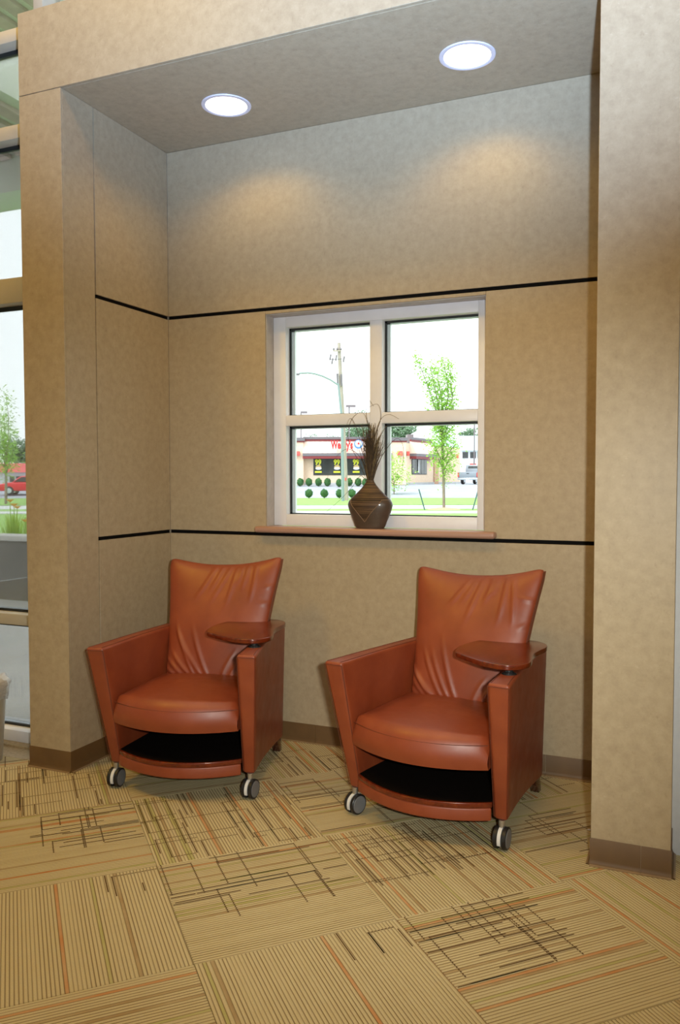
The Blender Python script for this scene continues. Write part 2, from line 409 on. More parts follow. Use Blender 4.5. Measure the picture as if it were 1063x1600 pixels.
# other walls, floor slab and ceiling of the hall
structure('wall_front_right', box(W + WR, HX1, FY - 0.02, FY + 0.1, 0, 3.8), PAINT)
structure('wall_rear', box(HX0 - 0.1, HX1 + 0.1, HY0 - 0.1, HY0, 0, HZ), PAINT)
structure('wall_hall_left', box(HX0 - 0.1, HX0, HY0, FY + 0.1, 0, HZ), PAINT)
structure('wall_hall_right', box(HX1, HX1 + 0.1, HY0, FY + 0.1, 0, HZ), PAINT)
structure('ceiling', box(HX0 - 0.1, HX1 + 0.1, HY0 - 0.1, FY + 0.1, HZ, HZ + 0.1), CEILP)
fl = structure('floor', MB().box(HX0, HX1, HY0, FY + 0.13, -0.12, -0.006).box(0, W, FY + 0.13, 0.02, -0.12, -0.006), PLAINFLOOR)
build('floor_border', box(HX0, -WP - 0.0, -0.80, FY - 0.05, -0.006, 0.0005), PLAINFLOOR, fl)

# ---- carpet tiles laid diagonally, each quarter-turned to its neighbours
TS = 0.662; TH = 0.0065
A0 = Vector((0.958, -1.491)); q2 = math.sqrt(0.5)
e1 = Vector((q2, -q2)); e2 = Vector((q2, q2))
def clip(poly, a, b, c):       # keep a*x+b*y<=c
    out = []
    for i in range(len(poly)):
        p, q = poly[i], poly[(i + 1) % len(poly)]
        dp, dq = a * p[0] + b * p[1] - c, a * q[0] + b * q[1] - c
        if dp <= 0: out.append(p)
        if (dp < 0 < dq) or (dq < 0 < dp):
            t = dp / (dp - dq); out.append((p[0] + (q[0] - p[0]) * t, p[1] + (q[1] - p[1]) * t))
    return out
def clipbox(poly, x0, x1, y0, y1):
    for a, b, c in ((1, 0, x1), (-1, 0, -x0), (0, 1, y1), (0, -1, -y0)):
        if len(poly) > 2: poly = clip(poly, a, b, c)
    return poly if len(poly) > 2 else []
REG = [(HX0, HX1, HY0, -YD), (-WP, W + WR, -YD, -YJ), (0.0, W, -YJ, 0.0), (HX0, -WP, -YD, -0.80), (W + WR, HX1, -YD, FY - 0.02)]
DARKYARN = plain('dark_yarn', srgb(100, 78, 52), 0.95, var=0.12, scale=300, spec=0.1)
hg = TS / 2 - 0.0006
full = MB().box(-hg, hg, -hg, hg, -0.006, 0).mesh('carpet_tile', CARP, None, 0.0012, 1)
def weave(rg, dens, win):
    """outlines of overlapping rectangles tufted in dark yarn; lines across the ribs show only on the rib tops"""
    m = MB(); p = 0.0120; h = 0.0007
    u0, u1, v0, v1 = win
    snap = lambda u: (math.floor((u + 5.0) / p) + 0.5) * p - 5.0
    def vline(u, a, b):
        u = snap(u); a, b = max(a, v0), min(b, v1)
        if u0 <= u <= u1 and b > a:
            i = len(m.v); w = 0.0023
            m.v += [(u - w, a, h), (u + w, a, h), (u + w, b, h), (u - w, b, h)]; m.f.append((i, i + 1, i + 2, i + 3))
    def hline(v, a, b):
        a, b = max(a, u0), min(b, u1)
        if not (v0 <= v <= v1): return
        u = snap(a)
        while u <= b:
            i = len(m.v); w = 0.0040; t = 0.0026
            m.v += [(u - w, v - t, h), (u + w, v - t, h), (u + w, v + t, h), (u - w, v + t, h)]; m.f.append((i, i + 1, i + 2, i + 3))
            u += p
    for _ in range(int(dens * 1.0)):
        cu, cv = rg.uniform(u0, u1), rg.uniform(v0, v1); a, b = rg.uniform(0.04, 0.17), rg.uniform(0.06, 0.24)
        vline(cu - a, cv - b, cv + b)
        if rg.random() < 0.85: vline(cu + a, cv - b, cv + b * rg.uniform(0.2, 1))
        if rg.random() < 0.9: hline(cv + b, cu - a, cu + a)
        if rg.random() < 0.7: hline(cv - b, cu - a, cu + a * rg.uniform(0.2, 1))
    return m
# which tiles carry the rectangle pattern: density and window in tile space (u across ribs, v along ribs)
E_ = hg - 0.004
PAT = {(0, 0): (12, (-E_, 0.12, -E_, E_)), (0, -1): (3, (0.12, E_, 0.16, E_)), (-1, 0): (16, (-E_, E_, -E_, E_)),
       (-1, -1): (12, (-E_, 0.08, -0.1, E_)), (0, 1): (15, (-E_, E_, -0.12, E_)), (1, 1): (12, (-E_, 0.06, -E_, 0.15)),
       (1, 0): (3, (0.05, E_, 0.17, E_)), (1, -1): (0, None), (0, -2): (0, None), (1, 2): (0, None), (0, 2): (8, (-E_, E_, -E_, 0.1)), (2, 1): (0, None), (2, 0): (0, None)}
wid = 0
for i in range(-14, 16):
    for j in range(-14, 16):
        c = A0 + e1 * (i + 0.5) * TS + e2 * (j + 0.5) * TS
        if not (HX0 - 0.5 < c.x < HX1 + 0.5 and HY0 - 0.5 < c.y < 0.5): continue
        near = -2.2 < c.x < 5.0 and c.y > -4.6
        if not near: continue
        odd = (i + j) % 2 != 0
        ang = (PI / 4 if odd else -PI / 4)                     # local y runs along the ribs
        rot = Matrix.Rotation(ang, 2)
        corners = [(-hg, -hg), (hg, -hg), (hg, hg), (-hg, hg)]
        world = [tuple(rot @ Vector(p) + c) for p in corners]
        pieces = [q for q in (clipbox(world, *r) for r in REG) if q]
        if not pieces: continue
        area = lambda q: abs(sum(q[k][0] * q[(k + 1) % len(q)][1] - q[(k + 1) % len(q)][0] * q[k][1] for k in range(len(q)))) / 2
        whole = abs(sum(area(q) for q in pieces) - (2 * hg) ** 2) < 1e-5
        inv = rot.inverted()
        if whole: me = full
        else:
            m = MB()
            for q in pieces: m.prism([tuple(inv @ (Vector(p) - c)) for p in q], -0.006, 0.0)
            me = m.mesh('carpet_tile', CARP)
        t = put('carpet_tile', me, fl, loc=(c.x, c.y, 0.0), rot=(0, 0, ang))
        dens, win = PAT.get((i, j), (14, (-E_, E_, -E_, E_)) if c.y > -1.7 and c.x < 3.3 else (0, None))
        if dens and c.x > -0.8:
            wm = weave(random.Random(i * 31 + j * 7 + 3), dens, win)
            if not whole:      # drop dashes that would lie outside the room
                keep = []
                for f in wm.f:
                    ok = True
                    for vi in f:
                        P = rot @ Vector(wm.v[vi][:2]) + c
                        if not any(r[0] <= P.x <= r[1] and r[2] <= P.y <= r[3] for r in REG): ok = False
                    if ok: keep.append(f)
                wm.f = keep
            if wm.f: build('yarn_pattern', wm, DARKYARN, t)
# the rest of the hall floor, out of view: same carpet in one sheet
m = MB()
for r in ((HX0, -2.2, HY0, -0.80), (5.0, HX1, HY0, FY - 0.05), (-2.2, 5.0, HY0, -4.6)): m.box(r[0], r[1], r[2], r[3], -0.006, -0.0025)
build('carpet_sheet', m, CARP, fl)

# ---- recessed downlights in the niche ceiling
LENS = plain('lamp_lens', (0.9, 0.9, 0.9, 1), 0.4, var=0.0, emit=((1.0, 0.985, 0.96, 1), 3.0))
RING = plain('lamp_trim', srgb(226, 222, 232), 0.35, var=0.01)
for lx, lab in ((0.62, 'round recessed downlight glowing white, above the left armchair'), (1.835, 'round recessed downlight glowing white, above the right armchair')):
    ly = -0.383
    dl = put('downlight', None, loc=(lx, ly, ZC + 0.001), label=lab, cat='ceiling light', group='downlights in the niche ceiling')
    build('trim_ring', MB().lathe([(0.103, -0.0005), (0.123, -0.0005), (0.1215, -0.005), (0.108, -0.007), (0.103, -0.004), (0.103, -0.0005)], 48, cap=False), RING, dl, smooth=40)
    build('lens', MB().lathe([(0.104, -0.0004), (0.104, -0.003), (0.08, -0.0045), (0.001, -0.005)], 48), LENS, dl, smooth=40)
    lamp('downlight_lamp', 'SPOT', (lx, ly, ZC - 0.012), 14.5, (1.0, 0.66, 0.16), target=(lx, ly, 0), spot_size=math.radians(145), spot_blend=0.55, shadow_soft_size=0.07)
# ------------------------------------------------------------------ armchairs
PIPE = plain('leather_seam', srgb(96, 44, 26), 0.5, var=0.05, scale=80)
METAL = plain('brushed_steel', srgb(190, 192, 196), 0.3, metal=0.9, var=0.03)
TYRE = plain('black_tyre', (0.012, 0.012, 0.013, 1), 0.42)
HUBG = plain('grey_hub', srgb(112, 113, 116), 0.45, var=0.03)
FEND = plain('silver_fender', srgb(214, 214, 214), 0.35, var=0.02)
BLKSHADE = plain('black_lining_shade', (0.006, 0.004, 0.003, 1), 0.9, spec=0.05)  # near-black lining; its colour also carries the shade under the seat
BLKPL = plain('black_plastic', (0.015, 0.017, 0.02, 1), 0.25)

def lerp(a, b, t): return a + (b - a) * t
def smooth01(t): t = max(0, min(1, t)); return t * t * (3 - 2 * t)

def arm_mesh(s):
    """upholstered side panel: leans out and forward at the front, narrows to the back"""
    m = MB(); n = 10; secs = []
    for k in range(n + 1):
        t = k / n
        yb, yt = lerp(0.015, 0.635, t), lerp(-0.115, 0.645, t)
        bow = 0.012 * math.sin(PI * t)                       # slightly hollow flank
        ob = lerp(0.352, 0.300, t) - bow; ot = lerp(0.402, 0.312, t) - bow * 0.6
        ib = lerp(0.297, 0.238, t); it = lerp(0.314, 0.240, t)
        zb = lerp(0.112, 0.082, t); zt = lerp(0.676, 0.668, t) + 0.004 * math.sin(PI * t)
        secs.append([(s * ob, yb, zb), (s * ib, yb, zb), (s * it, yt, zt), (s * ot, yt, zt)])
    for q in secs: m.v += q
    for k in range(n):
        for c in range(4): m.f.append((k * 4 + c, k * 4 + (c + 1) % 4, k * 4 + 4 + (c + 1) % 4, k * 4 + 4 + c))
    m.f += [(0, 1, 2, 3), (n * 4 + 3, n * 4 + 2, n * 4 + 1, n * 4)]
    return m, secs
def seat_mesh():
    """cushion: bowed front, crowned top, rounded edge"""
    m = MB(); nu, nv = 36, 30
    def out(u, v):                                            # u,v in -1..1 -> plan position
        x = u
        yf = -0.048 - 0.092 * (1 - u * u)
        yb = 0.50
        t = (v + 1) / 2
        hw = lerp(0.297, 0.262, t)
        return (x * hw, lerp(yf, yb, t))
    def ht(u, v):
        eu = max(0, (abs(u) - 0.90) / 0.10); ev = max(0, (-v - 0.90) / 0.10)
        rnd_ = 0.030 * (1 - math.sqrt(max(0, 1 - min(1, eu) ** 2)) ) + 0.034 * (1 - math.sqrt(max(0, 1 - min(1, ev) ** 2)))
        crown = 0.030 * (1 - u * u) * (1 - ((v + 0.1) / 1.1) ** 2)
        x, y = out(u, v)
        wr = 0.0022 * math.sin(55 * (y - 0.9 * abs(x))) * smooth01((y - 0.26) / 0.2)
        return 0.446 + crown - rnd_ + wr
    top = lambda a, b: (*out(2 * a - 1, 2 * b - 1), ht(2 * a - 1, 2 * b - 1))
    m.grid(top, nu, nv)
    # front, sides and underside
    def side(a, b, z0, edge):
        x, y, zt = top(*edge(a)); bulge = 0.010 * math.sin(PI * b)
        return (x, y - bulge if edge is front else y, lerp(zt, z0, b))
    front = lambda a: (a, 0.0); left = lambda a: (0.0, a); right = lambda a: (1.0, a); back = lambda a: (a, 1.0)
    m.grid(lambda a, b: side(a, b, 0.322, front), nu, 10); m.grid(lambda a, b: side(a, b, 0.322, left), nv, 4)
    m.grid(lambda a, b: side(a, b, 0.322, right), nv, 4); m.grid(lambda a, b: side(a, b, 0.322, back), nu, 4)
    m.grid(lambda a, b: (*out(2 * a - 1, 2 * b - 1), 0.322), nu, nv)
    return m
def back_shape(seed):
    rg = random.Random(seed); m = MB(); nu, nv = 110, 110
    # creases as soft ridges: (x, z) start, direction, length, width, height
    cre = []
    for k in range(7):                                        # fan from the lower left corner
        a = math.radians(112 + k * 7 + rg.uniform(-9, 9)); cre.append((-0.02 - 0.034 * k + rg.uniform(-.01, .01), 0.455, a, rg.uniform(0.14, 0.28), 0.0090, 0.0085))
    for k in range(4):
        a = math.radians(66 - k * 8 + rg.uniform(-3, 3)); cre.append((0.06 + 0.04 * k, 0.455, a, rg.uniform(0.08, 0.16), 0.008, 0.006))
    for k in range(7):                                        # gathers under the top edge
        x = -0.02 + 0.034 * k + rg.uniform(-.012, .012); a = math.radians(-90 - 34 + k * 6 + rg.uniform(-6, 6)); cre.append((x, 0.985, a, rg.uniform(0.08, 0.22), 0.011, 0.0066))
    for k in range(4):
        cre.append((0.29, 0.62 + 0.09 * k, math.radians(186 + rg.uniform(-18, 18)), rg.uniform(0.05, 0.10), 0.008, 0.005))
    def wr(x, z):
        h = 0
        for cx, cz, a, L, w, amp in cre:
            dx, dz = x - cx, z - cz; t = (dx * math.cos(a) + dz * math.sin(a)) / L
            if t < -0.15 or t > 1.15: continue
            d = -dx * math.sin(a) + dz * math.cos(a) + 0.02 * (t - 0.5) ** 2
            h += amp * math.exp(-(d / w) ** 2) * smooth01((t + 0.15) / 0.3) * smooth01((1.15 - t) / 0.55)
        return h
    def frame(u, v):
        z = lerp(0.40, 1.0, v)
        hw = 0.242 + 0.030 * v + 0.042 * v ** 2.4
        zt = z + v ** 3 * (0.028 * abs(u) ** 2.2 - 0.018 * (1 - u * u) + 0.010 * u) - 0.016 * abs(u) ** 16 * v ** 10
        hw -= 0.012 * v ** 26 * abs(u) ** 6
        y = 0.385 + 0.205 * v + 0.02 * v * v
        return u * hw, y, zt
    def edge(u, v):                                           # 1 in the middle, 0 at the rim
        a = max(0.0, 1 - abs(u) ** 9) ; b = max(0.0, 1 - abs(2 * v - 1) ** 11)
        return math.sqrt(a) * math.sqrt(b)
    def front(a, b):
        u, v = 2 * a - 1, b; x, y, z = frame(u, v); e_ = edge(u, v)
        puff = 0.034 * (1 - u * u) * math.sin(PI * min(1, v * 0.92 + 0.06)) + 0.030
        return (x, y - e_ * (puff + wr(x, z)), z)
    def rear(a, b):
        u, v = 2 * a - 1, b; x, y, z = frame(u, v); e_ = edge(u, v)
        return (x, y + 0.004 + e_ * 0.014, z)
    # denser sampling towards the rim
    den = lambda t: 0.5 - 0.5 * math.cos(PI * t)
    m.grid(lambda a, b: front(den(a), den(b)), nu, nv); m.grid(lambda a, b: rear(1 - den(a), den(b)), nu, nv)
    m.grid(lambda a, b: [lerp(p, q, b) for p, q in zip(front(den(a), 1), rear(den(a), 1))], nu, 1)
    for sd in (0, 1): m.grid(lambda a, b: [lerp(p, q, b) for p, q in zip(front(sd, den(a)), rear(sd, den(a)))], nv, 1)
    # stitched seam along the rim
    sm = MB()
    for sgn in (0.988, -0.988):
        sm.tube([Vector((lambda p: (p[0] + 0.0016 * (1 if sgn > 0 else -1), p[1] - 0.004, p[2]))(frame(sgn, 0.12 + 0.86 * k / 24))) for k in range(25)], 0.0017, 5)
    sm.tube([Vector((lambda p: (p[0], p[1] - 0.004, p[2] + 0.0012))(frame(-0.985 + 1.97 * k / 30, 0.992))) for k in range(31)], 0.0017, 5)
    # hard shell behind the cushion
    sh = MB()
    def shell(a, b, off): u, v = 2 * a - 1, b; x, y, z = frame(u * 0.985, 0.02 + v * 0.965); return (x, y + off + 0.012 * (1 - u * u), z)
    sh.grid(lambda a, b: shell(a, b, 0.010), 14, 14); sh.grid(lambda a, b: shell(1 - a, b, 0.052), 14, 14)
    for bb in (0, 1): sh.grid(lambda a, b: [lerp(p, q, b) for p, q in zip(shell(a, bb, 0.010), shell(1 - (1 - a), bb, 0.052))], 14, 1)
    for aa in (0, 1): sh.grid(lambda a, b: [lerp(p, q, b) for p, q in zip(shell(aa, a, 0.010), shell(aa, a, 0.052))], 14, 1)
    return m, sm, sh
TAB = [(0.069, 0.165), (0.046, 0.246), (0.043, 0.331), (0.062, 0.425), (0.098, 0.490), (0.148, 0.532), (0.213, 0.552), (0.285, 0.553), (0.335, 0.525),
       (0.362, 0.480), (0.370, 0.425), (0.365, 0.365), (0.364, 0.300), (0.376, 0.235), (0.393, 0.171), (0.399, 0.115), (0.382, 0.070), (0.350, 0.042), (0.315, 0.033), (0.250, 0.043), (0.168, 0.088), (0.110, 0.128)]
def smooth_loop(pts, n):
    out = []; L = len(pts)
    for i in range(L):
        p0, p1, p2, p3 = (Vector(pts[(i + k - 1) % L]) for k in range(4))
        for k in range(n):
            t = k / n
            out.append(tuple(0.5 * ((2 * p1) + (p2 - p0) * t + (2 * p0 - 5 * p1 + 4 * p2 - p3) * t * t + (3 * p1 - p0 - 3 * p2 + p3) * t ** 3)))
    return out
def bowed(z0, z1, hw, ys, yc, yb, n=24):
    """board with a bowed front edge"""
    f = [(lerp(-hw, hw, k / n), ys + (yc - ys) * (1 - (2 * k / n - 1) ** 2)) for k in range(n + 1)]
    return MB().prism(f + [(hw * 0.92, yb), (-hw * 0.92, yb)], z0, z1)
def caster(parent, x, y, swivel):
    c = put('caster', None, parent, loc=(x, y, 0), rot=(0, 0, swivel))
    R_ = 0.0435
    def disc(x0, x1, r, rb):                                  # wheel with its axle along local x
        pr = [(r - rb, x0), (r, x0 + rb), (r, x1 - rb), (r - rb, x1)]
        mm = MB().lathe(pr, 36); mm.v = [(b, a, c_ + R_) for a, c_, b in mm.v]; return mm
    for s in (-1, 1):
        a, b = sorted((s * 0.008, s * 0.0265)); build('wheel', disc(a, b, R_, 0.003), TYRE, c, smooth=40)
        a, b = sorted((s * 0.024, s * 0.0280)); build('hub_cap', disc(a, b, R_ * 0.83, 0.0012), HUBG, c, smooth=40)
    fn = MB(); n = 18
    for k in range(n + 1):
        t = lerp(math.radians(35), math.radians(205), k / n)
        for r, xx in ((R_ * 0.90, -0.0068), (R_ * 1.02, -0.0068), (R_ * 1.02, 0.0068), (R_ * 0.90, 0.0068)):
            fn.v.append((xx, -r * math.cos(PI - t) * -1 if False else r * math.cos(t), R_ + r * math.sin(t)))
    for k in range(n):
        for q in range(4): fn.f.append((k * 4 + q, k * 4 + (q + 1) % 4, k * 4 + 4 + (q + 1) % 4, k * 4 + 4 + q))
    fn.f += [(0, 1, 2, 3), (n * 4 + 3, n * 4 + 2, n * 4 + 1, n * 4)]
    build('fender', fn, FEND, c, smooth=40)
    build('stem', MB().lathe([(0.0125, 0.078), (0.0125, 0.1135)], 18), METAL, c, smooth=40)
    build('axle', (lambda mm: (setattr(mm, 'v', [(b, a, c_ + R_) for a, c_, b in mm.v]), mm)[1])(MB().lathe([(0.010, -0.024), (0.010, 0.024)], 14)), TYRE, c, smooth=40)
    return c
def armchair(loc, ang, label, swivels, seed):
    ch = put('armchair', None, loc=loc, rot=(0, 0, ang), label=label, cat='armchair', group='leather tablet armchairs in the niche')
    for s in (-1, 1):
        m, secs = arm_mesh(s)
        a = build('arm', m, LEA, ch, bevel=0.013, seg=4, smooth=60)
        # piped seams: round the front face and along the top
        f = [Vector(p) for p in secs[0]]; cen = sum(f, Vector()) / 4; ins = [p + (cen - p).normalized() * 0.013 for p in f]
        sm = MB(); lift = Vector((0, -0.0006, 0))
        sm.tube([ins[0] + lift, ins[3] + lift], 0.0016, 5); sm.tube([ins[1] + lift, ins[2] + lift], 0.0016, 5); sm.tube([ins[3] + lift, ins[2] + lift], 0.0016, 5)
        for c_, sg in ((2, 1), (3, -1)):
            sm.tube([Vector((q[c_][0] + s * sg * 0.012, q[c_][1] + (0.012 if k == 0 else 0), q[c_][2] + 0.0004)) for k, q in enumerate(secs)], 0.0014, 5)
        build('seam', sm, PIPE, a, smooth=60)
        build('rear_foot', MB().prism([(0.585, 0.088), (0.655, 0.088), (0.672, 0.0), (0.640, 0.0), (0.622, 0.030), (0.600, 0.045)], s * 0.262 - 0.020, s * 0.262 + 0.020 + 0.0, 'x'), DARKWOOD, ch, bevel=0.003)
    st = build('seat_cushion', seat_mesh(), LEA, ch, smooth=70, weld=True)
    sm = MB()
    sm.tube([Vector((lerp(-0.294, 0.294, k / 30), -0.046 - 0.092 * (1 - (2 * k / 30 - 1) ** 2) - 0.002, 0.417)) for k in range(31)], 0.0019, 5)
    build('seam', sm, PIPE, st, smooth=60)
    b, bs, sh = back_shape(seed)
    bk = build('backrest', b, LEA, ch, smooth=75, weld=True); build('seam', bs, PIPE, bk, smooth=60)
    build('back_shell', sh, LEA, ch, smooth=50, weld=True)
    build('front_rail', bowed(0.112, 0.163, 0.298, -0.012, -0.118, 0.02), LEA, ch, bevel=0.006, seg=3, smooth=60)
    sf = build('shelf', bowed(0.165, 0.183, 0.296, 0.004, -0.107, 0.56), BLKSHADE, ch)  # shelf coloured near-black for the shade below the cushion
    fr_ = [(lerp(-0.297, 0.297, k / 24), -0.010 - 0.111 * (1 - (2 * k / 24 - 1) ** 2)) for k in range(25)]
    build('edge_band', MB().prism(fr_ + [(x, y + 0.0135) for x, y in reversed(fr_)], 0.1645, 0.1838), CHERRY, sf, bevel=0.002, smooth=60)
    build('inner_back', box(-0.236, 0.236, 0.562, 0.60, 0.10, 0.42), BLKSHADE, ch)
    build('seat_deck', box(-0.268, 0.268, -0.01, 0.561, 0.302, 0.3215), BLKSHADE, ch)
    build('back_panel', box(-0.237, 0.237, 0.601, 0.632, 0.085, 0.60), LEA, ch, bevel=0.006)
    tb = build('tablet', MB().prism(smooth_loop(TAB, 4), 0.694, 0.715), CHERRY, ch, bevel=0.004, seg=3, smooth=50)
    build('pivot', MB().lathe([(0.030, 0.672), (0.030, 0.677), (0.022, 0.683), (0.017, 0.686), (0.017, 0.6945)], 28), BLKPL, tb, loc=(0.338, 0.060, 0), smooth=40)
    for (x, y), sw in zip(((-0.328, 0.02), (0.328, 0.02)), swivels): caster(ch, x, y, sw - ang)
    return ch
R_ = math.radians
armchair((0.6425, -0.872, 0), R_(10.5), 'caramel leather armchair with swivel wooden tablet, in the corner by the left side wall', (R_(8), R_(0)), 5)
armchair((1.78, -0.828, 0), R_(-8), 'caramel leather armchair with swivel wooden tablet, nearer the right pier', (R_(-23), R_(-6)), 11)
# ------------------------------------------------------------------ vase with dried twigs on the sill
VB = mat_wood('vase_brown', srgb(60, 48, 39), srgb(76, 61, 50), srgb(92, 74, 61), 0.45, (3, 3, 8))
def mat_bands():
    k = N('vase_bands'); k.set(Roughness=0.5, Specular_IOR_Level=0.3)
    sp = k.n('ShaderNodeSeparateXYZ'); k.l(k.coord(), sp.inputs[0])
    w = k.n('ShaderNodeTexNoise', noise_dimensions='1D'); k.l(k.math('MULTIPLY', sp.outputs[2], 46), w.inputs['W']); w.inputs['Detail'].default_value = 2
    g = k.noise(4, 5, 0.6, stretch=(2, 2, 60))
    f = k.math('ADD', k.math('MULTIPLY', w.outputs['Fac'], 0.7), k.math('MULTIPLY', g, 0.3))
    k.col(k.ramp(f, [(0.36, srgb(22, 17, 14)), (0.45, srgb(66, 50, 38)), (0.54, srgb(112, 88, 64)), (0.62, srgb(40, 30, 24))])); k.bump(f, 0.25, 0.003); return k.m
BANDS = mat_bands(); RIM = plain('vase_ridge', srgb(132, 104, 78), 0.45)
VX, VY, VZ = 1.229, 0.018, WZ0
prof = [(0.072, 0.0), (0.078, 0.006), (0.094, 0.045), (0.111, 0.085), (0.1195, 0.112), (0.121, 0.126), (0.116, 0.142), (0.100, 0.160), (0.076, 0.182), (0.052, 0.205), (0.034, 0.226), (0.0245, 0.240), (0.0215, 0.246), (0.0225, 0.250), (0.0185, 0.250), (0.0165, 0.235)]
vs = put('vase', None, loc=(VX, VY, VZ), label='dark brown banded pottery vase with V-shaped overlay on the window ledge', cat='vase')
def rad(z):
    for (r0, z0), (r1, z1) in zip(prof, prof[1:13]):
        if z0 <= z <= z1: return lerp(r0, r1, (z - z0) / (z1 - z0 + 1e-9))
    return prof[11][0]
SYV = 0.52
build('body', MB().lathe(prof, 64, sy=SYV), BANDS, vs, smooth=60)
def zb(th):                                                   # upper rim of the overlay: a V on front and back
    s_ = abs(math.cos(th + 0.12)); return min(0.150, 0.034 + 0.150 * s_ ** 1.05)
ov = MB(); seg = 96; nz = 14
for j in range(nz + 1):
    for k in range(seg):
        th = 2 * PI * k / seg; z = zb(th) * j / nz; r = rad(z) + 0.0022
        ov.v.append((r * math.cos(th), (r * SYV + 0.001) * math.sin(th), z + 0.0003))
for j in range(nz):
    for k in range(seg): ov.f.append((j * seg + k, j * seg + (k + 1) % seg, (j + 1) * seg + (k + 1) % seg, (j + 1) * seg + k))
build('overlay', ov, VB, vs, smooth=60)
rp = []
for k in range(seg + 1):
    th = 2 * PI * k / seg; z = zb(th); r = rad(z) + 0.0022; rp.append((r * math.cos(th), (r * SYV + 0.001) * math.sin(th), z))
build('ridge', MB().tube(rp, 0.0014, 5), RIM, vs, smooth=60)
# twigs
TW = plain('dry_twig', srgb(70, 56, 42), 0.8, var=0.2, scale=60); TW2 = plain('straw_twig', srgb(128, 108, 66), 0.8, var=0.2, scale=60)
tg = put('dried_twigs', None, loc=(VX, VY, VZ + 0.244), label='bunch of dark dried twigs standing in the brown vase', cat='dried plant')
rg = random.Random(21)
def twig(m, a, lean, L, r, curl, n=9):
    p = Vector((rg.uniform(-.009, .009), rg.uniform(-.005, .005), -0.02)); d = Vector((math.sin(lean) * math.cos(a), math.sin(lean) * math.sin(a) * 0.45, math.cos(lean))).normalized()
    pts = [p.copy()]
    ax = Vector((rg.uniform(-1, 1), rg.uniform(-1, 1), rg.uniform(-.3, .3))).normalized()
    for k in range(n):
        d = (Matrix.Rotation(curl * rg.uniform(0.5, 1.5) * (k / n), 3, ax) @ d).normalized()
        q = pts[-1] + d * (L / n)
        if q.y > 0.058 - 0.018: q.y = 0.058 - 0.018
        pts.append(q)
    m.tube(pts, r, 4, taper=0.35, cap=False)
m = MB(); m2 = MB()
for k in range(330):
    a = rg.uniform(0, 2 * PI); side = rg.random()
    lean = abs(rg.gauss(0, 0.105)) + 0.015 if side < 0.84 else rg.uniform(0.15, 0.33)
    twig(m if rg.random() < 0.86 else m2, a, lean, rg.uniform(0.19, 0.33) * (1 if lean < .2 else .8), rg.uniform(0.0010, 0.0019), rg.gauss(0, 0.08))
build('twig_bundle', m, TW, tg, kind='stuff'); build('straw_bundle', m2, TW2, tg, kind='stuff')
# long loose strands that arch out of the bunch (x along the sill, z up)
for pts in ([(-0.01, -0.02), (-0.06, 0.10), (-0.12, 0.22), (-0.10, 0.32), (-0.04, 0.36), (0.0, 0.30)], [(0.0, -0.02), (-0.04, 0.14), (-0.075, 0.28), (-0.11, 0.33), (-0.14, 0.26)],
            [(0.01, -0.02), (0.05, 0.10), (0.11, 0.19), (0.155, 0.22), (0.185, 0.17), (0.18, 0.06)], [(0.0, -0.02), (0.03, 0.16), (0.05, 0.30), (0.10, 0.345), (0.16, 0.32)],
            [(-0.01, -0.02), (-0.05, 0.03), (-0.10, -0.03), (-0.17, -0.10), (-0.25, -0.165)], [(0.0, -0.02), (0.01, 0.18), (-0.02, 0.34), (-0.01, 0.42), (0.02, 0.39)],
            [(0.01, -0.02), (0.04, 0.08), (0.07, 0.14), (0.075, 0.24)], [(-0.01, -0.02), (-0.05, 0.12), (-0.13, 0.17), (-0.21, 0.10), (-0.24, 0.0)], [(0.0, -0.02), (0.02, 0.2), (0.06, 0.33), (0.04, 0.40), (-0.03, 0.37)]):
    P = []
    for i in range(len(pts) - 1):
        p0, p1, p2, p3 = (Vector((*pts[max(0, min(len(pts) - 1, i + k - 1))],)) for k in range(4))
        for k in range(6):
            t = k / 6; P.append(0.5 * ((2 * p1) + (p2 - p0) * t + (2 * p0 - 5 * p1 + 4 * p2 - p3) * t * t + (3 * p1 - p0 - 3 * p2 + p3) * t ** 3))
    P.append(Vector(pts[-1])); yy = rg.uniform(-0.012, 0.0)
    build('twig', MB().tube([(p.x, yy * (i / len(P)) * 2, p.y) for i, p in enumerate(P)], 0.0015, 4, taper=0.5), TW, tg)

# ------------------------------------------------------------------ waste bin by the glazing, paper scrap on the carpet
BIN = plain('bin_plastic', srgb(176, 164, 142), 0.5, var=0.03)
BAG = N('bin_bag')
BAG.set(Roughness=0.2, Base_Color=(0.85, 0.83, 0.80, 1)); BAG.b.inputs['Alpha'].default_value = 0.55
BAG.bump(BAG.noise(40, 4, 0.6, stretch=(1, 1, 4)), 0.8, 0.01)
bx_, by_ = -0.425 - 0.135, -0.90 - 0.02
wb_ = put('waste_bin', None, loc=(bx_, by_, 0), label='beige plastic waste bin with clear liner beside the left pier', cat='bin')
build('body', MB().lathe([(0.125, 0.0), (0.130, 0.003), (0.155, 0.375), (0.161, 0.378), (0.161, 0.386), (0.153, 0.386), (0.150, 0.37), (0.126, 0.012), (0.002, 0.012)], 40), BIN, wb_, smooth=40)
bg_ = MB(); rr = random.Random(4); n = 56
for j in range(7):
    for k in range(n):
        th = 2 * PI * k / n; t = j / 6
        r = [0.157, 0.164, 0.170, 0.172, 0.168, 0.150, 0.120][j] + 0.006 * math.sin(th * 13 + j) * (0.4 + t) + rr.uniform(-.002, .003)
        z = [0.318, 0.34, 0.368, 0.392, 0.412, 0.425, 0.418][j] + 0.008 * math.sin(th * 7 + j * 1.3)
        bg_.v.append((r * math.cos(th), r * math.sin(th), z))
for j in range(6):
    for k in range(n): bg_.f.append((j * n + k, j * n + (k + 1) % n, (j + 1) * n + (k + 1) % n, (j + 1) * n + k))
build('liner', bg_, BAG.m, wb_, smooth=70)
